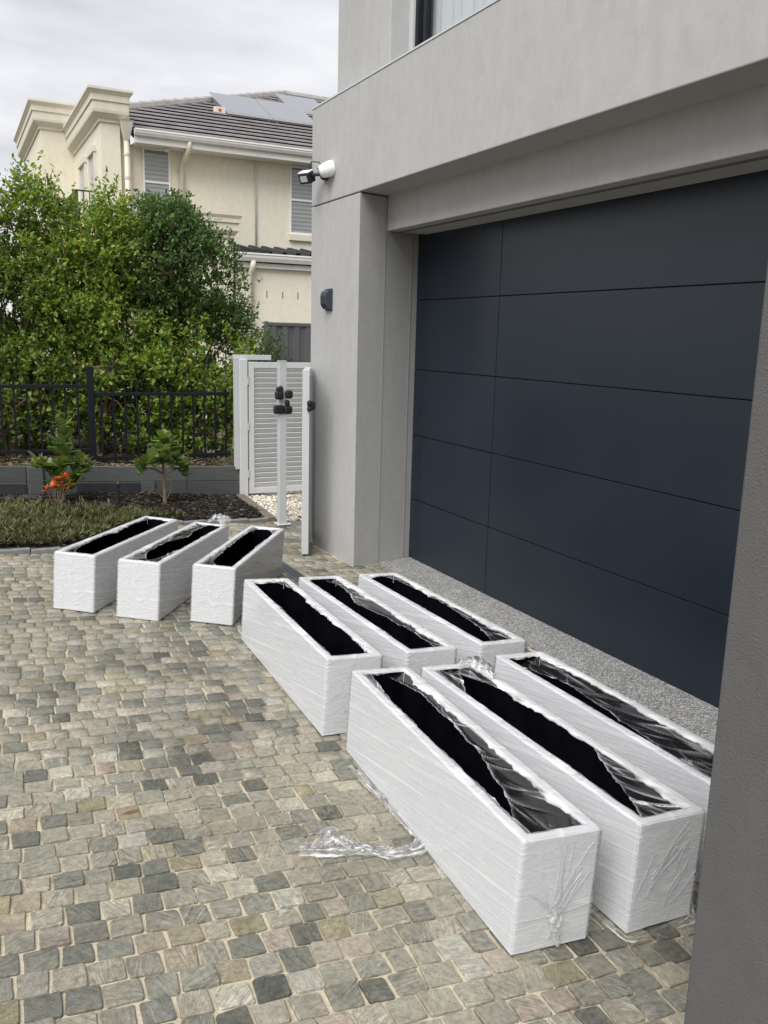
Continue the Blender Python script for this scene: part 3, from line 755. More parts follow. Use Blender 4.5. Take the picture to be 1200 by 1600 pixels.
def fold_ridges(seed, lines, w=.004, h=.003):
    """raised folds of film on the near end face (y = 0 plane): lines of (x0,z0,x1,z1)"""
    V = []; Fq = []; r = np.random.default_rng(seed)
    for (x0, z0, x1, z1) in lines:
        n_ = 9; b_ = len(V)
        dx, dz = x1 - x0, z1 - z0; L_ = math.hypot(dx, dz); px_, pz_ = -dz / L_, dx / L_
        bow = r.uniform(-.01, .01)
        for k in range(n_):
            t = k / (n_ - 1); ww = w * math.sin(math.pi * (0.08 + .84 * t)) * r.uniform(.6, 1.1); s_ = bow * math.sin(math.pi * t)
            cx_, cz_ = x0 + dx * t + px_ * s_, z0 + dz * t + pz_ * s_
            V += [(cx_ - px_ * ww, -.0032, cz_ - pz_ * ww), (cx_, -.0034 - h * r.uniform(.5, 1) , cz_), (cx_ + px_ * ww, -.0032, cz_ + pz_ * ww)]
        for k in range(n_ - 1):
            for j in (0, 1): Fq.append((b_ + 3*k + j, b_ + 3*k + 3 + j, b_ + 3*k + 4 + j, b_ + 3*k + 1 + j))
    return with_dens(mesh_np('film_fold', V, [Fq], True), np.full(len(V), .28))

LABELS = [
    'white planter nearest the camera, left of the front three, its film trailing onto the cobbles',
    'white planter in the middle of the front three, its shaded end beside the column',
    'white planter of the front three closest to the garage, near end behind the column',
    'white planter of the middle three farthest from the garage door, wide side facing the cobbles',
    'white planter standing between the two others of the middle three',
    'white planter of the middle three beside the gravelly apron of the garage door',
    'leftmost angled white planter, beside the heath ground cover of the garden bed',
    'middle one of the three angled white planters, film tuft at its far end',
    'rightmost of the three angled white planters, nearest the pale gate posts']
SHEETS = {0: [(1, [(0, .98), (.06, .95), (.18, .62), (.40, .34), (.62, .22), (.85, .20), (1, .45)], .04), (-1, [(.0, .10), (.25, .07), (.5, .05), (.8, .08), (1, .25)], .01)],
          1: [(1, [(0, .85), (.10, .62), (.25, .30), (.36, .05)], .035), (-1, [(.78, .03), (.86, .30), (1, .75)], .02), (1, [(.72, .03), (.85, .22), (1, .6)], .02)],
          2: [(1, [(0, .75), (.3, .72), (.55, .55), (.8, .45), (.92, .7), (1, 1.0)], .04)],
          3: [(1, [(.80, .03), (.93, .25), (1, .5)], .01), (1, [(0, .22), (.06, .10), (.12, .03)], .01)],
          4: [(1, [(0, .28), (.15, .24), (.4, .30), (.62, .52), (.85, .22), (1, .4)], .03)],
          5: [(1, [(0, .75), (.07, .55), (.2, .34), (.45, .18), (.7, .14), (.9, .22), (1, .4)], .02)],
          6: [(-1, [(0, .45), (.08, .22), (.3, .10), (.8, .08), (1, .2)], .01)],
          7: [(-1, [(0, .95), (.06, .5), (.2, .2), (.45, .22), (.65, .55), (.8, .35), (1, .5)], .015), (1, [(0, .5), (.1, .22), (.3, .06)], .01)],
          8: [(-1, [(0, .6), (.07, .28), (.4, .14), (.8, .10), (1, .3)], .01), (1, [(.85, .05), (.94, .3), (1, .5)], .01)]}
ends = np.random.default_rng(5)
for i, Mx in enumerate(PM):
    t = bpy.data.objects.new('planter_box', None); C.objects.link(t); t.matrix_world = Mx; t.empty_display_size = .1
    tag(t, LABELS[i], 'planter', 'white rectangular planters wrapped in clear film')
    link('shell', SHELL, None, t); link('lining', LINING, None, t)
    link('stretch_film', wrap_mesh(40 + 13 * i), M['film_wrap'], t)
    for j, (sd_, kn, sag) in enumerate(SHEETS[i]): link('loose_film', sheet_mesh(300 + 10 * i + j, sd_, kn, sag), M['film_loose'], t)
    if i == 0:
        ln = [(.125 + ends.uniform(-.02, .02), .09 + ends.uniform(-.01, .03), ends.uniform(.10, .232), ends.uniform(.2, .31)) for _ in range(14)] + \
             [(.12, .085, ends.uniform(.02, .10), ends.uniform(.12, .2)) for _ in range(5)] + [(.12, .085, .12 + ends.uniform(-.03, .03), .03) for _ in range(4)] + [(.01, .098, .228, .112)]
        link('film_fold', fold_ridges(1, ln, .0035, .003), M['film_loose'], t)['kind'] = 'stuff'
        link('film_knot', crumple('film_knot', [(.10, -.006, .135), (.118, -.012, .095), (.125, -.014, .055), (.135, -.012, .012)], [.05, .035, .03, .012], 71, .012, 30, 9, .2, (0, -1, 0)), M['film_loose'], t)
        Mi = Mx.inverted(); path = [(1.225, 2.66), (1.235, 2.42), (1.245, 2.22), (1.245, 2.13), (1.20, 2.085), (1.11, 2.085), (1.03, 2.14), (.95, 2.17), (.85, 2.20)]
        lp = [tuple(Mi @ Vector((x, y_, gz(x, y_) + .004))) for x, y_ in path]
        link('film_tail', crumple('film_tail', lp, [.015, .03, .035, .05, .05, .06, .055, .075, .08], 77, .026, 150, 18, .10), M['film_loose'], t)
        lp = [tuple(Mi @ Vector((x, y_, gz(x, y_) + .01))) for x, y_ in [(1.03, 2.14), (.985, 2.2), (.965, 2.25), (.93, 2.21), (.90, 2.19)]]
        link('film_tail', crumple('film_tail', lp, [.02, .06, .07, .06, .03], 79, .03, 40, 12, .05), M['film_loose'], t)
    elif i == 1:
        ln = [(x0, z0, x0 + ends.uniform(.03, .09), z0 + ends.uniform(.06, .13)) for x0, z0 in [(ends.uniform(.01, .15), ends.uniform(.03, .2)) for _ in range(13)]]
        link('film_fold', fold_ridges(2, ln, .003, .0026), M['film_loose'], t)['kind'] = 'stuff'
        link('film_tuft', crumple('film_tuft', [(.15, 1.19, .325), (.18, 1.15, .345), (.20, 1.10, .34), (.21, 1.03, .325)], [.03, .09, .07, .02], 81, .05, 40, 12, .12), M['film_loose'], t)
        link('film_skirt', crumple('film_skirt', [(-.03, .12, .006), (-.02, -.03, .004), (.10, -.03, .002), (.22, -.02, .006), (.26, .03, .02)], [.02, .025, .02, .03, .04], 83, .010, 60, 8, -.15), M['film_loose'], t)
    elif i == 7:
        link('film_tuft', crumple('film_tuft', [(.10, 1.20, .325), (.15, 1.22, .36), (.21, 1.22, .355), (.225, 1.12, .33)], [.03, .10, .09, .02], 85, .05, 40, 12, .15), M['film_loose'], t)
    else:
        ln = [(x0, z0, x0 + ends.uniform(.02, .08), z0 + ends.uniform(-.02, .06)) for x0, z0 in [(ends.uniform(.01, .15), ends.uniform(.03, .25)) for _ in range(7)]]
        link('film_fold', fold_ridges(10 + i, ln, .002, .0014), M['film_loose'], t)['kind'] = 'stuff'

# ------------------------------------------------------------------ garden bed
bed = [(-3.4, 6.34), (0.62, 6.30), (1.50, 7.20), (2.50, 7.32), (2.63, 8.66), (-3.4, 8.66)]
ys = np.linspace(0, 1, 14); xsb = np.linspace(-3.4, 2.56, 40); V = []; Fq = []
for x in xsb:
    for t_ in ys:
        y_ = bed_front(x) + .03 + (8.66 - bed_front(x) - .03) * t_
        xx = x + (0.09 * t_ if x > 2.5 else 0)
        V.append((xx, y_, gz(xx, y_) + .012 + .02 * math.sin(xx * 3.1) * math.sin(y_ * 4.3) * (.2 < t_ < .9)))
Fq = grid_faces(40, 14)
gbed = tag(link('garden_bed', mesh_np('garden_bed', V, [Fq], True), M['soil']), kind='structure')
def along(pts, step):
    pts = [Vector((*p, 0)) for p in pts]; outp = []
    for a, b_ in zip(pts[:-1], pts[1:]):
        L_ = (b_ - a).length; n_ = max(1, round(L_ / step))
        for k in range(n_): outp.append((a + (b_ - a) * ((k + .5) / n_), L_ / n_, math.atan2(b_.y - a.y, b_.x - a.x)))
    return outp
for c_, L_, an in along([(-1.2, 6.31), (0.62, 6.27), (1.50, 7.17), (2.50, 7.29)], .2):
    mb = MB(); mb.box(-L_/2 + .003, L_/2 - .003, -.03, .03, -.05, .028); o = mb.build('edging_brick', M['edging_grey'], gbed, bevel=.004)
    o.location = (c_.x, c_.y, gz(c_.x, c_.y)); o.rotation_euler = (0, 0, an)
for c_, L_, an in along([(2.52, 7.33), (2.62, 8.60)], .22):
    mb = MB(); mb.box(-L_/2 + .003, L_/2 - .003, -.045, .045, -.05, .03); o = mb.build('edging_brick', M['edging_brown'], gbed, bevel=.004)
    o.location = (c_.x + .02, c_.y, gz(c_.x, c_.y)); o.rotation_euler = (0, 0, an)

def flakes(name, pts, size, matname, flat=.35, seed=0, thick=.25):
    r = np.random.default_rng(seed); n_ = len(pts)
    base = np.array([(-1,-.5,-1),(1,-.6,-1),(.9,.5,-1),(-.8,.6,-1),(-.9,-.4,1),(.8,-.5,1),(1,.4,1),(-1,.5,1)]) * np.array([.5, .5, .5*thick])
    q = np.array([(0,3,2,1),(4,5,6,7),(0,1,5,4),(1,2,6,5),(2,3,7,6),(3,0,4,7)])
    e = r.uniform(-1, 1, (n_, 3)) * np.array([flat, flat, math.pi])
    s_ = size * r.uniform(.5, 1.5, (n_, 1, 1)) * np.array([1, 1, 1]) * np.stack([np.ones(n_), r.uniform(.4, .9, n_), np.ones(n_)], -1)[:, None, :]
    cz, sz = np.cos(e[:, 2]), np.sin(e[:, 2]); cx_, sx_ = np.cos(e[:, 0]), np.sin(e[:, 0])
    L_ = base[None] * s_
    y1 = L_[..., 1] * cx_[:, None] - L_[..., 2] * sx_[:, None]; z1 = L_[..., 1] * sx_[:, None] + L_[..., 2] * cx_[:, None]
    x2 = L_[..., 0] * cz[:, None] - y1 * sz[:, None]; y2 = L_[..., 0] * sz[:, None] + y1 * cz[:, None]
    z1 = z1 + x2 * np.sin(e[:, 1])[:, None] * .5
    V = np.stack([x2, y2, z1], -1) + pts[:, None, :]
    Fq = (q[None] + (np.arange(n_) * 8)[:, None, None]).reshape(-1, 4)
    return link(name, mesh_np(name, V.reshape(-1, 3), [Fq]), M[matname])
r = np.random.default_rng(11)
P = []
while len(P) < 9000:
    x, y_ = r.uniform(-.6, 2.62), r.uniform(6.3, 8.64)
    if y_ > bed_front(min(x, 2.49)) + .07 and x < 2.47 + .1 * (y_ - 7.3): P.append((x, y_, gz(x, y_) + .018 + .02 * math.sin(x*3.1)*math.sin(y_*4.3) + r.uniform(0, .018)))
tag(flakes('bark_mulch', np.array(P), .034, 'mulch', .5, 3), 'dark bark mulch spread over the garden bed', 'mulch', kind='stuff')

# white pebbles by the gate
mb = MB(); mb.prism([(2.66, 7.34), (3.9, 7.34), (3.9, 11.5), (2.72, 11.5)], -.12, lambda p: gz(*p) - .02)
tag(mb.build('pebble_bed', M['litter']), kind='structure')
ico = bmesh.new(); bmesh.ops.create_icosphere(ico, subdivisions=1, radius=1); iv = np.array([v.co[:] for v in ico.verts]); itri = np.array([[v.index for v in f.verts] for f in ico.faces]); ico.free()
n_ = 5200; xs_ = r.uniform(2.58, 3.75, n_); ys_ = r.uniform(7.30, 9.6, n_)
keep = xs_ > 2.60 + .08 * (ys_ - 7.3); xs_, ys_ = xs_[keep], ys_[keep]; n_ = len(xs_)
sc_ = r.uniform(.010, .021, (n_, 1, 1)) * np.stack([r.uniform(.8, 1.3, n_), r.uniform(.7, 1.1, n_), r.uniform(.45, .8, n_)], -1)[:, None, :]
an = r.uniform(0, 6.28, n_); ca, sa = np.cos(an)[:, None], np.sin(an)[:, None]
L_ = iv[None] * sc_ * (1 + r.uniform(-.15, .15, (n_, len(iv), 1)))
V = np.stack([L_[..., 0]*ca - L_[..., 1]*sa + xs_[:, None], L_[..., 0]*sa + L_[..., 1]*ca + ys_[:, None], L_[..., 2] + (gza(xs_, ys_) - .008 + r.uniform(0, .014, n_))[:, None]], -1)
tag(link('white_pebbles', mesh_np('white_pebbles', V.reshape(-1, 3), [(itri[None] + (np.arange(n_)*len(iv))[:, None, None]).reshape(-1, 3)], True), M['pebble']), 'cream white pebbles covering the ground under the louvred gate', 'pebbles', kind='stuff')

# retaining wall of painted sleepers
def wtop(x): return .429 - .0445 * (x - .357)
wall = wroot('retaining_wall', (1.0, 8.7, .1), label='low dark grey sleeper retaining wall behind the garden bed', cat='retaining wall')
edges = [-2.6, -1.0, .58, 2.1, 2.655]
for a, b_ in zip(edges[:-1], edges[1:]):
    for k in (0, 1):
        hz = .152
        mb = MB(); mb.prism([(a + .003, 8.662), (b_ - .003, 8.662), (b_ - .003, 8.715), (a + .003, 8.715)], lambda p, k=k: wtop(p[0]) - hz * (k + 1) + .003, lambda p, k=k: wtop(p[0]) - hz * k)
        mb.build('sleeper', M['sleeper'], wall, bevel=.004)
for x in (.66, 1.70, -.9):
    mb = MB(); mb.prism([(x - .065, 8.632), (x + .065, 8.632), (x + .065, 8.66), (x - .065, 8.66)], -.02, lambda p: wtop(p[0]) - (.004 if x < 1 else .15)); mb.build('post', M['sleeper'], wall, bevel=.004)
for a, b_ in ((1.03, 1.63), (-.8, .56)):
    mb = MB(); mb.prism([(a, 8.648), (b_, 8.648), (b_, 8.659), (a, 8.659)], 0, lambda p: wtop(p[0]) - .165); mb.build('drain_membrane', M['membrane'], wall)
# raised soil behind the wall
V = [(x, y_, wtop(min(max(x, -3), 2.7)) - .035 + .02 * math.sin(x * 5) * math.sin(y_ * 6) - (.25 if y_ > 12 else 0)) for x in np.linspace(-3.4, 2.66, 30) for y_ in np.linspace(8.714, 13.2, 16)]
tag(link('raised_soil', mesh_np('raised_soil', V, [grid_faces(30, 16)], True), M['soil']), kind='structure')
P = np.array([(x, y_, wtop(x) - .03 + .02*math.sin(x*5)*math.sin(y_*6) + r.uniform(0, .02)) for x, y_ in zip(r.uniform(-.3, 2.64, 4200), r.uniform(8.73, 10.4, 4200))])
tag(flakes('leaf_litter', P, .04, 'litter', .6, 4, .15), 'dry brown leaf litter behind the sleeper wall', 'leaf litter', kind='stuff')

# black picket fence
fence = wroot('picket_fence', (1.2, 9.15, .35), label='black metal picket fence stepping down in front of the hedge', cat='fence')
FY = 9.15
def fpanel(xa, xb, zt, zbm, sp=.118):
    for z in (zt, zbm):
        mb = MB(); mb.prism([(xa, FY - .018), (xb, FY - .018), (xb, FY + .018), (xa, FY + .018)], z - .036, z); mb.build('rail', M['fence_navy'], fence, bevel=.003)
    k = xa + sp * .6
    me = None
    while k < xb - .03:
        mb = MB(); mb.box(k - .009, k + .009, FY - .009, FY + .009, zbm - .06, zt + .055); mb.build('picket', M['fence_navy'], fence); k += sp
fpanel(-1.3, 1.228, 1.155, .512); fpanel(1.288, 2.70, 1.072, .415)
for x, zt in ((1.258, 1.335), (-1.33, 1.335)):
    mb = MB(); mb.box(x - .031, x + .031, FY - .031, FY + .031, .2, zt); mb.build('post', M['fence_navy'], fence, bevel=.004)

# louvred side gate
def louvre_leaf(root, P0, axis, w, z0, z1, frame=.06, depth=.04, slat_h=.0535, gap=.0525, tilt=25, material='white_metal', rail=.06):
    """frame and slats of one gate leaf; local x along the axis"""
    T_ = Matrix.Translation(Vector(P0)) @ Matrix.Rotation(axis, 4, 'Z')
    for a, b_ in ((0, frame), (w - frame, w)):
        mb = MB(); mb.box(a, b_, -depth/2, depth/2, z0, z1, T_); mb.build('stile', M[material], root, bevel=.003)
    for a, b_ in ((z0, z0 + rail), (z1 - rail, z1)):
        mb = MB(); mb.box(frame, w - frame, -depth/2 + .002, depth/2 - .002, a, b_, T_); mb.build('rail', M[material], root, bevel=.003)
    z = z0 + rail + .028
    while z < z1 - rail - .015:
        Sx = T_ @ Matrix.Translation((0, 0, z)) @ Matrix.Rotation(R(tilt), 4, 'X')
        mb = MB(); mb.box(frame, w - frame, -.005, .005, -slat_h/2, slat_h/2, Sx); mb.build('slat', M[material], root)
        z += gap
gate = wroot('side_gate', (2.7, 8.66, 0), label='pale grey louvred side gate beyond the free-standing post', cat='gate')
louvre_leaf(gate, (2.752, 8.655, 0), 0, .76, .035, 1.41)
mb = MB(); mb.box(2.655, 2.738, 8.625, 8.70, -.05, 1.44); mb.build('hinge_post', M['white_metal'], gate, bevel=.004)
mb = MB(); mb.box(2.612, 2.654, 8.645, 8.72, .3, 1.455); mb.build('side_channel', M['light_grey_metal'], gate, bevel=.004)
mb = MB(); mb.box(2.612, 3.02, 8.70, 8.74, 1.43, 1.482); mb.build('rear_rail', M['light_grey_metal'], gate, bevel=.003)
for z in (.25, .75, 1.22):
    mb = MB(); mb.tube([(2.745, 8.632, z - .04), (2.745, 8.632, z + .04)], .009, 8); mb.build('hinge', M['light_grey_metal'], gate)

def latch(root, c, lumps):
    for (dx, dy, dz, rx, ry, rz) in lumps:
        rx, ry, rz = rx * .88, ry * .7, rz * .92
        mb = MB(); mb.box(c[0]+dx-rx, c[0]+dx+rx, c[1]+dy-ry, c[1]+dy+ry, c[2]+dz-rz, c[2]+dz+rz); mb.build('latch', M['latch_black'], root, bevel=min(rx, ry, rz) * .92, seg=4)
post = wroot('gate_post', (2.567, 7.12, .03), label='slim free-standing pale metal post with black latches and base plate', cat='gate post')
mb = MB(); mb.box(2.534, 2.602, 7.09, 7.15, .04, 1.468); mb.build('post', M['light_grey_metal'], post, bevel=.003)
mb = MB(); mb.box(2.515, 2.645, 7.07, 7.18, .03, .042); mb.build('base_plate', M['light_grey_metal'], post, bevel=.003)
mb = MB(); mb.box(2.532, 2.604, 7.088, 7.152, 1.468, 1.476); mb.build('cap', M['light_grey_metal'], post, bevel=.002)
latch(post, (2.567, 7.09, 1.19), [(-.038, -.02, .045, .036, .03, .024), (-.042, -.022, -.005, .044, .034, .042), (-.028, -.02, .02, .022, .03, .06)])
latch(post, (2.567, 7.09, 1.19), [(.052, -.005, 0, .04, .034, .040)])
latch(post, (2.567, 7.09, 1.06), [(-.038, .0, .0, .055, .03, .042), (.045, .0, -.005, .045, .034, .04), (.038, .0, .05, .026, .03, .035)])

leaf = wroot('open_gate_leaf', (2.32, 5.95, .06), label='pale grey louvred gate leaf swung open edge-on beside the rendered pillar', cat='gate')
LA = math.atan2(.54, .235)
louvre_leaf(leaf, (2.325, 5.93, 0), LA, .53, .062, 1.45, .05, .052, .034, .0525, 60, 'light_grey_metal')
latch(leaf, (2.345, 5.93, 1.19), [(.02, -.01, .0, .034, .03, .036), (.0, -.02, .018, .02, .026, .024), (.0, -.02, -.024, .02, .026, .022)])

# dark sheet metal boundary fence
sf = wroot('sheet_metal_fence', (4.6, 13, 0), label='dark grey sheet metal fence behind the louvred gate', cat='fence')
mb = MB(); mb.box(4.40, 4.46, 12.97, 13.03, -.1, 1.89); mb.build('post', M['sheet_fence'], sf, bevel=.004)
mb = MB(); mb.box(4.461, 8.0, 12.965, 13.035, 1.83, 1.878); mb.build('top_rail', M['sheet_fence'], sf, bevel=.004)
x = 4.462
while x < 7.9:
    ring = []
    for dx, dy in ((0, 0), (.03, .0), (.045, -.022), (.13, -.022), (.145, 0), (.19, 0)): ring.append([(x + dx, 13 + dy, -.1), (x + dx, 13 + dy, 1.829), ])
    mb = MB(); mb.ring_sweep([[a[0], a[1], (a[1][0], a[1][1] + .006, a[1][2]), (a[0][0], a[0][1] + .006, a[0][2])] for a in ring]); mb.build('sheet', M['sheet_fence'], sf)
    x += .191

# ------------------------------------------------------------------ neighbouring cream house
nh = wroot('cream_house', (6, 19.4, 0), label='two-storey cream rendered house with tiled roof behind the hedge', cat='house')
YW = 19.4
mb = MB(); mb.box(3.66, 13.5, YW, 30, -.2, 5.48); mb.build('wall', M['cream_wall'], nh)
def cornice(name, x0, x1, y0, y1, prof, parent, mt):
    """profile (overhang, z) swept round the left, front and right of a block"""
    rings = []
    for o_, z in prof: rings.append([(x0 - o_, y1, z), (x0 - o_, y0 - o_, z), (x1 + o_, y0 - o_, z), (x1 + o_, y1, z)])
    mb = MB()
    L = [[mb.bm.verts.new(p) for p in rg] for rg in rings]
    for A, B in zip(L[:-1], L[1:]):
        for k in range(3): mb.bm.faces.new((A[k], A[k+1], B[k+1], B[k]))
    mb.bm.faces.new(L[-1])
    return mb.build(name, mt, parent)
def bay(x0, x1, y0, y1, zt):
    mb = MB(); mb.box(x0, x1, y0, y1, -.2, zt - .5); mb.build('bay_wall', M['cream_wall'], nh)
    pr = [(0, -.60), (.035, -.60), (.035, -.55), (.06, -.53), (.15, -.45), (.16, -.40), (.16, -.24), (.185, -.235), (.185, -.12), (.24, -.05), (.25, -.045), (.25, 0)]
    cornice('parapet_cornice', x0, x1, y0, y1, [(o_, zt + z) for o_, z in pr], nh, M['cream_trim'])
bay(3.05, 3.43, 19.2, 23.2, 6.41)
bay(2.30, 3.20, 23.2, 28.0, 6.93)
mb = MB(); mb.box(3.43, 3.66, 19.35, 22, -.2, 6.2); mb.build('bay_wall', M['cream_wall'], nh)
# roof: stepped tile courses clipped to the hip
TP = math.tan(R(22)); EY, EZ = 18.95, 5.60
def hipx(y_): return max(3.69, 4.16 + (y_ - 21.54))
ncourse = 20; ry = 27.3
roofm = MB(); roofm.prism([(3.69, EY), (13.9, EY), (13.9, ry), (hipx(ry), ry), (hipx(21.07), 21.07)], lambda p: EZ + (p[1] - EY) * TP - .12, lambda p: EZ + (p[1] - EY) * TP - .012)
roof = roofm.build('roof', M['roof_dark'], nh)
for k in range(ncourse):
    ya, yb = EY + (ry - EY) * k / ncourse, EY + (ry - EY) * (k + 1) / ncourse + .03
    za, zb = EZ + (ya - EY) * TP, EZ + (yb - EY) * TP
    xa, xb = hipx(ya) + .02, hipx(min(yb, ry)) + .02
    mb = MB()
    mb.ring_sweep([[(xa, ya, za + .048), (xa, ya, za + .085), (xb, yb, zb + .012), (xb, yb, zb - .005)], [(13.9, ya, za + .048), (13.9, ya, za + .085), (13.9, yb, zb + .012), (13.9, yb, zb - .005)]])
    sub(mb, 'tile_course', M['roof_tile'], roof, nh)
hp0, hp1 = Vector((3.69, 21.07, EZ + (21.07 - EY) * TP + .05)), Vector((hipx(ry), ry, EZ + (ry - EY) * TP + .05))
nseg = 18
for k in range(nseg):
    a, b_ = hp0.lerp(hp1, k / nseg), hp0.lerp(hp1, (k + 1.06) / nseg)
    mb = MB(); mb.tube([a, b_], [.13, .115], 8); sub(mb, 'ridge_tile', M['ridge_cap'], roof, nh)
for k in range(8):
    a = Vector((hipx(ry) + k * .43, ry, hp1.z)); mb = MB(); mb.tube([a, a + Vector((.45, 0, 0))], [.13, .115], 8); sub(mb, 'ridge_tile', M['ridge_cap'], roof, nh)
mb = MB(); mb.box(3.69, 13.9, 18.93, YW + .01, 5.44, 5.475); mb.build('eave_soffit', M['gutter_white'], nh)
def gutter(x0, x1, y0, zt, hgt, dep, name='gutter'):
    pr = [(0, 0), (-.012, 0), (-.02, -.03), (-.008, -.045), (-.008, -hgt * .55), (.02, -hgt), (dep, -hgt), (dep, 0)]
    mb = MB(); mb.ring_sweep([[(x, y0 + dy, zt + dz) for dy, dz in pr] for x in (x0, x1)]); mb.build(name, M['gutter_white'], nh)
gutter(3.66, 13.9, 18.83, 5.70, .13, .1)
mb = MB(); mb.box(3.66, 13.9, 18.905, 18.93, 5.44, 5.60); mb.build('fascia', M['gutter_white'], nh)
def window(x0, x1, z0, z1, y_, split, sill=False):
    mb = MB(); f = .035
    mb.box(x0, x0 + f, y_ - .03, y_ + .02, z0, z1); mb.box(x1 - f, x1, y_ - .03, y_ + .02, z0, z1)
    mb.box(x0 + f, x1 - f, y_ - .03, y_ + .02, z0, z0 + f); mb.box(x0 + f, x1 - f, y_ - .03, y_ + .02, z1 - f, z1); mb.box(x0 + f, x1 - f, y_ - .028, y_ + .02, split - .02, split + .02)
    w_ = mb.build('window', M['window_white'], nh)
    mb = MB(); mb.box(x0 + f, x1 - f, y_ - .006, y_ - .002, z0 + f, z1 - f); sub(mb, 'glass', M['window_glass'], w_, nh)
    z = z0 + f + .045
    mb0 = MB(); mb0.box(x0 + f, x1 - f, y_ - .001, y_ - .0004, z0 + f, z1 - f); sub(mb0, 'blind_back', M['blind'], w_, nh)
    while z < z1 - f - .02:
        T_ = Matrix.Translation((0, y_ - .0, z)) @ Matrix.Rotation(R(-4), 4, 'X')
        mb = MB(); mb.box(x0 + f, x1 - f, -.0018, .0005, -.046, .046, T_); sub(mb, 'blind_slat', M['blind'], w_, nh); z += .088
    if sill:
        mb = MB(); mb.box(x0 - .02, x1 + .02, y_ - .07, y_ + .01, z0 - .15, z0 - .003); sub(mb, 'sill', M['cream_trim'], w_, nh, bevel=.01)
window(3.905, 4.475, 3.95, 5.45, YW - .004, 4.78); window(7.175, 7.78, 3.96, 5.43, YW - .004, 4.705, True)
def pipe(pts, rad, mt='pipe_cream', name='downpipe'):
    mb = MB(); mb.tube(pts, rad, 10); mb.build(name, M[mt], nh, smooth=True)
pipe([(4.78, 18.9, 5.60), (4.78, 18.92, 5.44), (4.74, 19.06, 5.31), (4.72, 19.28, 5.22), (4.715, 19.34, 5.14), (4.71, 19.34, 2.0)], .055)
pipe([(6.28, 19.37, 5.46), (6.37, 19.375, 5.36), (6.37, 19.375, 3.4)], .022, 'gutter_white', 'conduit')
pipe([(3.545, 19.14, 5.5), (3.54, 19.14, 2.0)], .055)
mb = MB(); mb.ring_sweep([[(3.5, 19.08, 5.50), (3.6, 19.08, 5.50), (3.6, 19.19, 5.50), (3.5, 19.19, 5.50)], [(3.42, 18.98, 5.83), (3.66, 18.98, 5.83), (3.66, 19.19, 5.83), (3.42, 19.19, 5.83)], [(3.40, 18.96, 5.86), (3.68, 18.96, 5.86), (3.68, 19.19, 5.86), (3.40, 19.19, 5.86)]]); mb.build('rain_head', M['cream_trim'], nh)
for z in (5.2, 4.75):
    mb = MB(); mb.tube([(3.542, 19.14, z), (3.542, 19.14, z + .05)], .063, 10); mb.build('pipe_collar', M['pipe_cream'], nh)
mb = MB(); mb.blob((4.36, 19.15, 5.41), (.07, .07, .05), 2); mb.build('eave_camera', M['gutter_white'], nh, smooth=True)
# windows and rail on the left face of the near bay
for (ya, yb) in ((19.95, 20.65), (21.35, 22.1)):
    mb = MB(); mb.box(3.0, 3.05, ya - .12, ya, 4.2, 5.35); mb.box(3.0, 3.05, yb, yb + .12, 4.2, 5.35); mb.box(2.98, 3.05, ya - .14, yb + .14, 5.35, 5.47)
    w_ = mb.build('window', M['cream_trim'], nh)
    mb = MB(); mb.box(3.035, 3.048, ya, yb, 4.2, 5.35); sub(mb, 'pane', M['blind'], w_, nh)
mb = MB(); mb.box(2.62, 3.05, 19.98, 20.01, 4.55, 4.58); mb.box(2.62, 2.65, 19.98, 22.3, 4.55, 4.58)
for k in range(18): mb.box(2.625, 2.645, 19.98 + k * .13, 20.0 + k * .13, 3.8, 4.55)
for k in range(4): mb.box(2.65 + k * .12, 2.67 + k * .12, 19.985, 20.005, 3.8, 4.55)
mb.build('balcony_railing', M['black_metal'], nh)
mb = MB(); mb.box(2.55, 3.05, 19.9, 22.4, 3.68, 3.8); mb.build('balcony_slab', M['cream_trim'], nh)
# single-storey front part
mb = MB(); mb.box(5.52, 13.0, 18.15, YW - .01, -.2, 3.16); mb.build('lower_wall', M['cream_wall'], nh)
mb = MB(); mb.box(5.50, 13.0, 18.06, 18.149, 3.06, 3.16); mb.build('fascia', M['gutter_white'], nh)
gutter(5.46, 13.0, 17.96, 3.355, .17, .12)
mb = MB()
rings = []
for k in range(0, 380):
    x = 5.46 + k * .02; ph = (k * .02) % .31
    hz = .05 if .10 < ph < .20 else 0.0
    rings.append([(x, 17.97, 3.365 + hz), (x, YW - .01, 3.60 + hz), (x, YW - .01, 3.58 + hz), (x, 17.97, 3.345 + hz)])
mb.ring_sweep(rings); mb.build('corrugated_roof', M['roof_dark'], nh)
mb = MB(); mb.box(5.46, 6.2, 17.965, 18.4, 3.366, 3.43); mb.build('flashing', M['roof_dark'], nh)
pipe([(5.86, 18.02, 3.2), (5.85, 18.02, 3.06), (5.82, 18.09, 2.95), (5.81, 18.10, 0)], .062)
for x in (6.2, 6.56, 6.91):
    mb = MB(); mb.box(x - .008, x + .008, 18.143, 18.16, 2.46, 2.60); mb.build('weep_slot', M['groove'], nh)
mb = MB(); mb.box(4.3, 5.42, 18.0, 18.9, -.2, 3.9); mb.build('pier', M['cream_wall'], nh)
cornice('pier_cornice', 4.3, 5.42, 18.0, 18.9, [(0, 3.62), (.03, 3.62), (.03, 3.66), (.09, 3.74), (.10, 3.76), (.10, 3.90), (.13, 3.91), (.13, 3.99), (.16, 4.05), (.16, 4.09)], nh, M['cream_trim'])

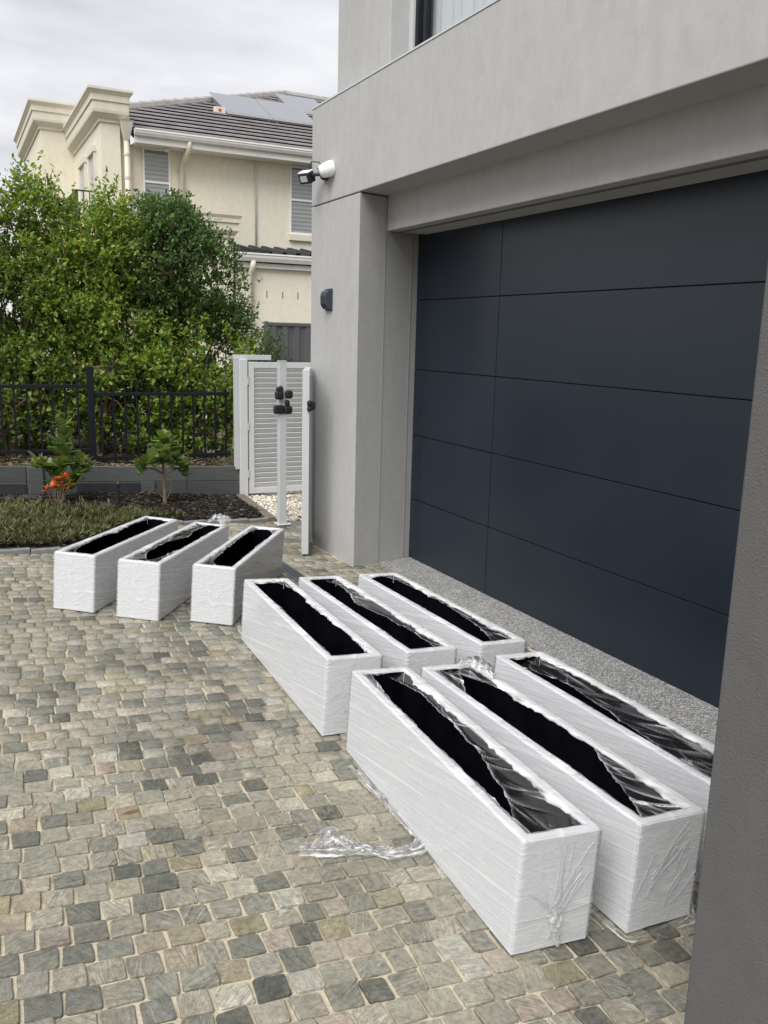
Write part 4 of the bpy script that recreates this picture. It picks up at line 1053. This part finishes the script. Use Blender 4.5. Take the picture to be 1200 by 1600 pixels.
# solar panels
def solar(x0, x1, ya, yb, label):
    t = wroot('solar_panel', (x0, ya, EZ + (ya - EY) * TP), label=label, cat='solar panel', group='solar panels on the tiled roof')
    up0, up1 = .13, .30
    z = lambda y_: EZ + (y_ - EY) * TP + up0 + (up1 - up0) * (y_ - ya) / (yb - ya)
    mb = MB(); mb.prism([(x0, ya), (x1, ya), (x1, yb), (x0, yb)], lambda p: z(p[1]) - .035, lambda p: z(p[1])); mb.build('frame', M['solar_frame'], t)
    f = .025; mb = MB(); mb.prism([(x0+f, ya+f), (x1-f, ya+f), (x1-f, yb-f), (x0+f, yb-f)], lambda p: z(p[1]) - .01, lambda p: z(p[1]) + .003); mb.build('glass', M['solar_glass'], t)
    for xx in (x0 + .1, x1 - .1):
        mb = MB(); mb.prism([(xx - .02, ya + .05), (xx + .02, ya + .05), (xx + .02, yb - .05), (xx - .02, yb - .05)], lambda p: EZ + (p[1] - EY) * TP + .03, lambda p: z(p[1]) - .036); mb.build('rail', M['solar_frame'], t)
solar(6.58, 7.78, 22.25, 23.85, 'leftmost solar panel on the grey tiled roof')
solar(7.80, 9.00, 22.25, 23.85, 'solar panel of the lower row beside the grey house wall')
solar(8.95, 10.15, 23.95, 25.4, 'upper row solar panel higher on the tiled roof')
t = wroot('junction_box', (6.5, 22.3, 6.95), label='pale junction box with red mark at the solar panel edge', cat='junction box')
zz = EZ + (22.35 - EY) * TP
mb = MB(); mb.box(6.28, 6.56, 22.3, 22.42, zz + .04, zz + .2); mb.build('box', M['pipe_cream'], t, bevel=.01)
mb = MB(); mb.box(6.38, 6.45, 22.292, 22.299, zz + .09, zz + .15); mb.build('mark', M['red_mark'], t)

# ------------------------------------------------------------------ hedge trees
def leaf_template(n=1):
    # six vertices, folded along the midrib, pointed ends; length 1 along x
    V = np.array([(0, 0, 0), (.35, .24, .05), (.72, .19, .03), (1, 0, -.06), (.72, -.19, .03), (.35, -.24, .05)])
    F3 = np.array([(0, 1, 5), (1, 2, 5), (2, 4, 5), (2, 3, 4)])
    return V, F3
LV, LF = leaf_template()
def leaves_mesh(name, pos, dirs, ups, size, wid=1.0):
    n_ = len(pos)
    x = dirs / np.linalg.norm(dirs, axis=1)[:, None]; z = ups - x * (ups * x).sum(1)[:, None]; z /= np.linalg.norm(z, axis=1)[:, None] + 1e-9; y = np.cross(z, x)
    L_ = LV[None] * size[:, None, None]
    V = pos[:, None, :] + L_[..., 0:1] * x[:, None] + L_[..., 1:2] * wid * y[:, None] + L_[..., 2:3] * z[:, None]
    Ft = (LF[None] + (np.arange(n_) * len(LV))[:, None, None]).reshape(-1, 3)
    return mesh_np(name, V.reshape(-1, 3), [Ft], True)

def tree(name, label, base, lobes, nsprig, lsize, mats, seed, stems=4, leaves_per=(9, 17), sprig=.24, spread=.5, shell=.55, group='hedge trees behind the black fence'):
    r = np.random.default_rng(seed)
    root = wroot(name, base, label=label, cat='tree', group=group)
    lob = np.array([(*c_, *s_) for c_, s_ in lobes], float)
    wts = lob[:, 3] * lob[:, 4] + lob[:, 4] * lob[:, 5] + lob[:, 3] * lob[:, 5]; wts /= wts.sum()
    li = r.choice(len(lob), nsprig, p=wts)
    d = r.normal(size=(nsprig, 3)); d /= np.linalg.norm(d, axis=1)[:, None]
    rad = np.where(r.random(nsprig) < shell, r.uniform(.78, 1.06, nsprig), r.uniform(.15, .9, nsprig))
    # clumpy gaps: reject by a cheap lattice noise
    P = lob[li, :3] + d * lob[li, 3:] * rad[:, None]
    nz = np.sin(P[:, 0] * 7.3 + seed) + np.sin(P[:, 1] * 6.1 + 2 * seed) + np.sin(P[:, 2] * 8.2 + P[:, 0] * 3.1 + seed) 
    keep = nz > -1.25 + r.uniform(-.5, .5, nsprig)
    P, d, li = P[keep], d[keep], li[keep]; n_ = len(P)
    up = np.array([0, 0, 1.0])
    sd_ = d * spread + up * r.uniform(.15, .9, (n_, 1)) + r.normal(size=(n_, 3)) * .35; sd_ /= np.linalg.norm(sd_, axis=1)[:, None]
    cnt = r.integers(*leaves_per, n_); idx = np.repeat(np.arange(n_), cnt); m_ = len(idx)
    tt = r.random(m_); sl = sprig * r.uniform(.6, 1.25, n_)
    pos = P[idx] + sd_[idx] * (tt * sl[idx])[:, None] + r.normal(size=(m_, 3)) * .012
    ld = sd_[idx] * .55 + r.normal(size=(m_, 3)) * .75; 
    lu = up + r.normal(size=(m_, 3)) * .55 + d[idx] * .35
    size = lsize * r.uniform(.6, 1.25, m_) * (1.1 - .35 * tt)
    link('crown', leaves_mesh('crown', pos, ld, lu, size), M[mats], root).matrix_parent_inverse = root.matrix_basis.inverted()
    # trunk and limbs
    mb = MB(); b0 = Vector(base)
    cen = Vector(lob[:, :3].mean(0)); 
    for k in range(stems):
        tgt = Vector(lob[k % len(lob), :3]) + Vector(r.normal(size=3) * .12); st = b0 + Vector((r.uniform(-.07, .07), r.uniform(-.05, .05), -.03))
        mid = st.lerp(tgt, .45) + Vector((r.uniform(-.1, .1), r.uniform(-.08, .08), .12)); q = st.lerp(mid, .5) + Vector((r.uniform(-.04, .04), 0, .05))
        r0 = r.uniform(.020, .032)
        mb.tube([st, q, mid, mid.lerp(tgt, .55) + Vector((r.uniform(-.05, .05), 0, 0)), tgt], [r0, r0 * .85, r0 * .65, r0 * .45, r0 * .25], 7)
        for j in range(9):
            s0 = (q, mid, tgt)[j % 3].lerp((mid, tgt, mid)[j % 3], r.uniform(.1, .9)); l2 = lob[r.integers(len(lob))]
            e_ = Vector(l2[:3]) + Vector(r.normal(size=3)) * .55 * float(min(l2[3:]))
            if (e_ - s0).length > 1.3: e_ = s0 + (e_ - s0).normalized() * 1.1
            mb.tube([s0, s0.lerp(e_, .5) + Vector((0, 0, .07)), e_], [r0 * .45, r0 * .3, r0 * .14], 5)
    # sprig stems that show between the leaves
    sel = r.choice(n_, min(n_, 420), replace=False)
    for k in sel:
        a = Vector(P[k]) - Vector(sd_[k]) * .12; mb.tube([a, Vector(P[k]) + Vector(sd_[k]) * float(sl[k]) * .8], [.0042, .0015], 4, False)
    mb.build('trunk', M['timber_stem'], root)
    return root
sz = .36
tree('hedge_tree', 'tall light green tree at the left edge of the hedge', (.72, 10.0, sz),
     [((.45, 10.0, 2.2), (.55, .55, .75)), ((.95, 10.1, 2.45), (.45, .5, .70)), ((.55, 9.95, 1.35), (.6, .5, .5)), ((.88, 10.0, 2.98), (.2, .22, .30)), ((.1, 10.0, 1.7), (.6, .5, .8)), ((.15, 10.0, 2.5), (.5, .5, .5))], 2500, .060, 'leaf_mid', 1, 5)
tree('hedge_tree', 'light green tree in the middle of the hedge with upright shoots', (1.48, 10.0, sz),
     [((1.35, 10.0, 2.25), (.45, .5, .65)), ((1.72, 10.0, 2.5), (.25, .3, .50)), ((1.5, 9.95, 1.55), (.5, .5, .55)), ((1.62, 10.0, 2.85), (.13, .15, .33)), ((1.2, 10.0, 1.9), (.45, .5, .5))], 1900, .060, 'leaf_lime', 2, 5)
tree('hedge_tree', 'dense dark green tree at the right end of the hedge', (2.35, 10.15, sz - .04),
     [((2.35, 10.2, 2.35), (.58, .55, .68)), ((2.72, 10.2, 2.15), (.45, .5, .60)), ((2.2, 10.2, 2.72), (.42, .45, .38)), ((2.62, 10.2, 1.65), (.52, .5, .5)), ((2.0, 10.2, 2.05), (.35, .45, .55)), ((2.5, 10.2, 2.85), (.3, .35, .22)), ((3.0, 10.2, 1.75), (.22, .3, .28))], 3000, .056, 'leaf_dark', 3, 5, shell=.62)
tree('hedge_shrub', 'low yellow-green shrub under the dark tree beside the gate', (2.45, 9.72, sz - .04),
     [((2.3, 9.75, 1.35), (.5, .38, .42)), ((2.75, 9.75, 1.2), (.35, .35, .5)), ((2.5, 9.75, .75), (.5, .35, .40)), ((2.85, 9.7, .65), (.25, .3, .28)), ((2.95, 10.1, .75), (.35, .3, .5)), ((2.1, 9.7, .62), (.4, .3, .26)), ((1.95, 9.75, 1.15), (.35, .35, .4))], 1750, .062, 'leaf_lime', 4, 4)
tree('hedge_shrub', 'low yellow-green shrub behind the tall fence post', (1.4, 9.72, sz),
     [((1.5, 9.75, 1.2), (.45, .36, .45)), ((1.1, 9.75, .95), (.4, .35, .4)), ((1.6, 9.75, .75), (.4, .33, .33))], 620, .062, 'leaf_lime', 5, 4)
tree('hedge_shrub', 'low leafy shrub behind the left fence panel', (.5, 9.72, sz + .03),
     [((.6, 9.75, 1.1), (.45, .36, .5)), ((.15, 9.75, 1.0), (.45, .35, .5)), ((.4, 9.75, .7), (.5, .33, .33))], 620, .062, 'leaf_mid', 6, 4)
tree('hedge_shrub', 'low dark shrub deep in the shade behind the right fence panel', (2.4, 10.7, .3),
     [((2.2, 10.8, .9), (.55, .3, .55)), ((2.8, 10.8, .85), (.45, .3, .55)), ((1.6, 10.8, .9), (.5, .3, .55))], 800, .062, 'leaf_dark', 12, 4)
tree('hedge_shrub', 'low dark shrub deep in the shade behind the left fence panel', (.8, 10.7, .3),
     [((.9, 10.8, .9), (.5, .3, .6)), ((.3, 10.8, .9), (.5, .3, .6)), ((-.2, 10.8, 1.0), (.5, .3, .6))], 700, .062, 'leaf_dark', 13, 4)
tree('hedge_shrub', 'small dark sprig of shrub beside the sheet metal fence', (4.1, 12.6, 0),
     [((4.2, 12.6, 1.35), (.28, .25, .35)), ((4.0, 12.6, 1.0), (.35, .3, .5))], 300, .06, 'leaf_dark', 8, 3, group='hedge trees behind the black fence')

# magnolias with large single leaves
r = np.random.default_rng(31)
def leaf_obj_mesh(name, n_=7, wid=.21, curl=.1, seed=0):
    rr = np.random.default_rng(seed); V = []; 
    for k in range(n_):
        t = k / (n_ - 1); w_ = wid * (math.sin(math.pi * min(1, t * .92 + .06)) ** .75) ; zc = -curl * t * t
        V += [(t, w_, zc + .05), (t, 0, zc), (t, -w_, zc + .05)]
    return mesh_np(name, V, [grid_faces(n_, 3)], True)
MAGL = [leaf_obj_mesh('leaf', 6, .27 + .02 * k, .05 + .07 * k) for k in range(3)]
YNGL = [m_.copy() for m_ in MAGL]
for m_ in MAGL: m_.materials.append(M['leaf_magnolia'])
for m_ in YNGL: m_.materials.append(M['leaf_young'])
def magnolia(base, label, trunk, whorls, bare):
    root = wroot('magnolia_shrub', base, label=label, cat='shrub', group='young magnolias in the garden bed')
    mb = MB(); b0 = Vector(base)
    for pts, rad in trunk: mb.tube([b0 + Vector(p) for p in pts], rad, 7)
    mb.build('trunk', M['timber_stem'], root)
    for (wx, wy, wz, nl, sz_, young) in whorls:
        c_ = b0 + Vector((wx, wy, wz)); a0 = r.uniform(0, 6.28)
        nl = int(nl * 1.5)
        for k in range(nl):
            a = a0 + k * 2.4; el = r.uniform(.15, .95) if k < nl * .7 else r.uniform(1.0, 1.35)
            d = Vector((math.cos(a) * math.cos(el), math.sin(a) * math.cos(el), math.sin(el)))
            o = bpy.data.objects.new('leaf', (YNGL if young and k >= nl * .7 else MAGL)[int(r.integers(3))]); C.objects.link(o); o.parent = root
            q = d.to_track_quat('X', 'Z'); o.rotation_mode = 'QUATERNION'; o.rotation_quaternion = q
            s_ = sz_ * r.uniform(.9, 1.4); o.scale = (s_, s_, s_)
            o.location = (c_ - b0) + d * .012 + Vector((0, 0, r.uniform(-.035, .02)))
magnolia((1.748, 8.1, .075), 'young magnolia with bare tan trunk, right of the garden light',
         [([(0, 0, -.02), (0, 0, .2), (-.01, 0, .4), (-.005, 0, .6)], [.021, .018, .013, .006]), ([(0, 0, .03), (.05, 0, .12), (.08, .0, .26)], [.007, .005, .003]), ([(0, 0, .06), (-.06, .0, .13), (-.12, 0, .2)], [.007, .005, .003]),
          ([(0, 0, .3), (-.1, -.02, .36), (-.19, -.02, .38)], [.01, .008, .004]), ([(0, 0, .3), (.08, -.02, .34), (.15, -.03, .36)], [.01, .008, .004])],
         [(-.005, 0, .60, 10, .12, True), (0, -.01, .52, 8, .13, False), (.01, 0, .43, 8, .13, False), (-.19, -.02, .38, 9, .115, True), (-.11, -.03, .38, 7, .12, False), (.15, -.03, .36, 9, .115, False), (.08, -.02, .40, 7, .12, False), (-.08, .03, .46, 6, .12, False), (-.22, .0, .32, 5, .1, False), (.19, -.02, .30, 5, .1, False)], 1)
magnolia((.855, 8.22, .13), 'taller leafy magnolia left of the garden light above the orange flowers',
         [([(0, 0, -.02), (.01, 0, .25), (0, 0, .5), (.02, 0, .72)], [.018, .015, .011, .005]), ([(0, 0, .18), (-.12, -.02, .3), (-.2, -.02, .36)], [.01, .007, .004]), ([(0, 0, .15), (.12, -.02, .24), (.19, -.02, .28)], [.01, .007, .004])],
         [(.02, 0, .70, 9, .10, True), (.02, 0, .61, 7, .105, False), (.0, 0, .52, 8, .11, False), (.02, -.01, .44, 8, .115, False), (-.2, -.02, .36, 8, .11, True), (-.12, -.02, .31, 8, .115, False), (.19, -.02, .30, 8, .11, True), (.12, -.03, .25, 8, .115, False), (0, -.03, .33, 9, .12, False), (-.05, -.04, .22, 8, .12, False), (.07, -.04, .15, 7, .115, False), (.15, -.02, .36, 6, .1, False), (-.02, -.04, .12, 6, .11, False)], 2)

# orange kangaroo paw
kp = wroot('orange_flower_plant', (.76, 7.95, gz(.76, 7.95)), label='orange flowering plant at the foot of the leafy magnolia', cat='flower')
b0 = Vector((.76, 7.95, gz(.76, 7.95))); PET = leaf_obj_mesh('flower', 5, .22, .25, 3); PET.materials.append(M['flower_orange'])
mb = MB()
for k in range(9):
    a = Vector((r.uniform(-.13, .13), r.uniform(-.04, .04), r.uniform(.17, .30)))
    mb.tube([b0 + Vector((a.x * .3, 0, 0)), b0 + Vector((a.x * .7, 0, a.z * .6)), b0 + a], [.004, .003, .002], 5)
    for j in range(7):
        o = bpy.data.objects.new('flower', PET); C.objects.link(o); o.parent = kp
        d = Vector((r.normal(), r.normal(), abs(r.normal()) * .8 + .1)).normalized(); o.rotation_mode = 'QUATERNION'; o.rotation_quaternion = d.to_track_quat('X', 'Z')
        s_ = r.uniform(.04, .075); o.scale = (s_, s_, s_); o.location = a + Vector((r.normal() * .012, r.normal() * .012, r.normal() * .01))
mb.build('stem', M['timber_stem'], kp)
# garden spike light
gl_ = wroot('garden_light', (1.303, 8.0, .10), label='thin black garden spike light with red tip on the mulch', cat='garden light')
mb = MB(); mb.tube([(1.303, 8.0, .08), (1.306, 8.0, .30)], .011, 8); mb.build('stake', M['black_metal'], gl_)
mb = MB(); mb.tube([(1.306, 8.0, .30), (1.306, 8.0, .325), (1.306, 8.0, .335)], [.02, .02, .008], 10); mb.build('head', M['black_metal'], gl_)
mb = MB(); mb.tube([(1.306, 8.0, .3355), (1.306, 8.0, .343)], [.009, .006], 8); mb.build('tip', M['red_mark'], gl_)

# heath ground cover
P = []; r = np.random.default_rng(77)
while len(P) < 2100:
    x, y_ = r.uniform(-1.0, 1.75), r.uniform(6.3, 7.85)
    if y_ < bed_front(x) + .1: continue
    lim = 7.5 + .12 * math.sin(x * 4.2) - max(0, x - 1.2) * .35
    if y_ > lim: continue
    P.append((x, y_))
P = np.array(P); n_ = len(P); cnt = 26; idx = np.repeat(np.arange(n_), cnt); m_ = len(idx)
hh = (.10 + .03 * np.sin(P[:, 0] * 5.3) * np.sin(P[:, 1] * 6.7)) * r.uniform(.55, 1.35, n_)
edge = np.array([max(.3, min(1, (y_ - bed_front(x) - .05) / .35)) for x, y_ in P]); hh = hh * (.5 + .5 * edge)
dirs = np.c_[r.normal(size=(n_, 2)) * .6, np.full(n_, 1.0)]; dirs /= np.linalg.norm(dirs, axis=1)[:, None]
tt = r.random(m_) ** .8
gzz = np.array([gz(*p) for p in P])
pos = np.c_[P, gzz + .02][idx] + dirs[idx] * (tt * hh[idx])[:, None] + r.normal(size=(m_, 3)) * .008
ld = dirs[idx] * 1.0 + r.normal(size=(m_, 3)) * .38
me = leaves_mesh('heath_ground_cover', pos, ld, np.array([0, 0, 1.0]) + r.normal(size=(m_, 3)), r.uniform(.03, .062, m_), .36)
tag(link('heath_ground_cover', me, M['heath']), 'low grey-green heath ground cover in the garden bed', 'ground cover', kind='stuff')

# fallen leaf on the paving
fl = leaf_obj_mesh('fallen_leaf', 6, .13, -.06, 5); fl.materials.append(M['leaf_rust'])
o = bpy.data.objects.new('fallen_leaf', fl); C.objects.link(o); o.location = (.40, 2.585, gz(.40, 2.585) + .004); o.scale = (.05, .03, .05); o.rotation_euler = (.1, .05, .1)
tag(o, 'single rust red fallen leaf on the cobbles', 'leaf')
for o in bpy.data.objects:
    if '_world' in o: del o['_world']
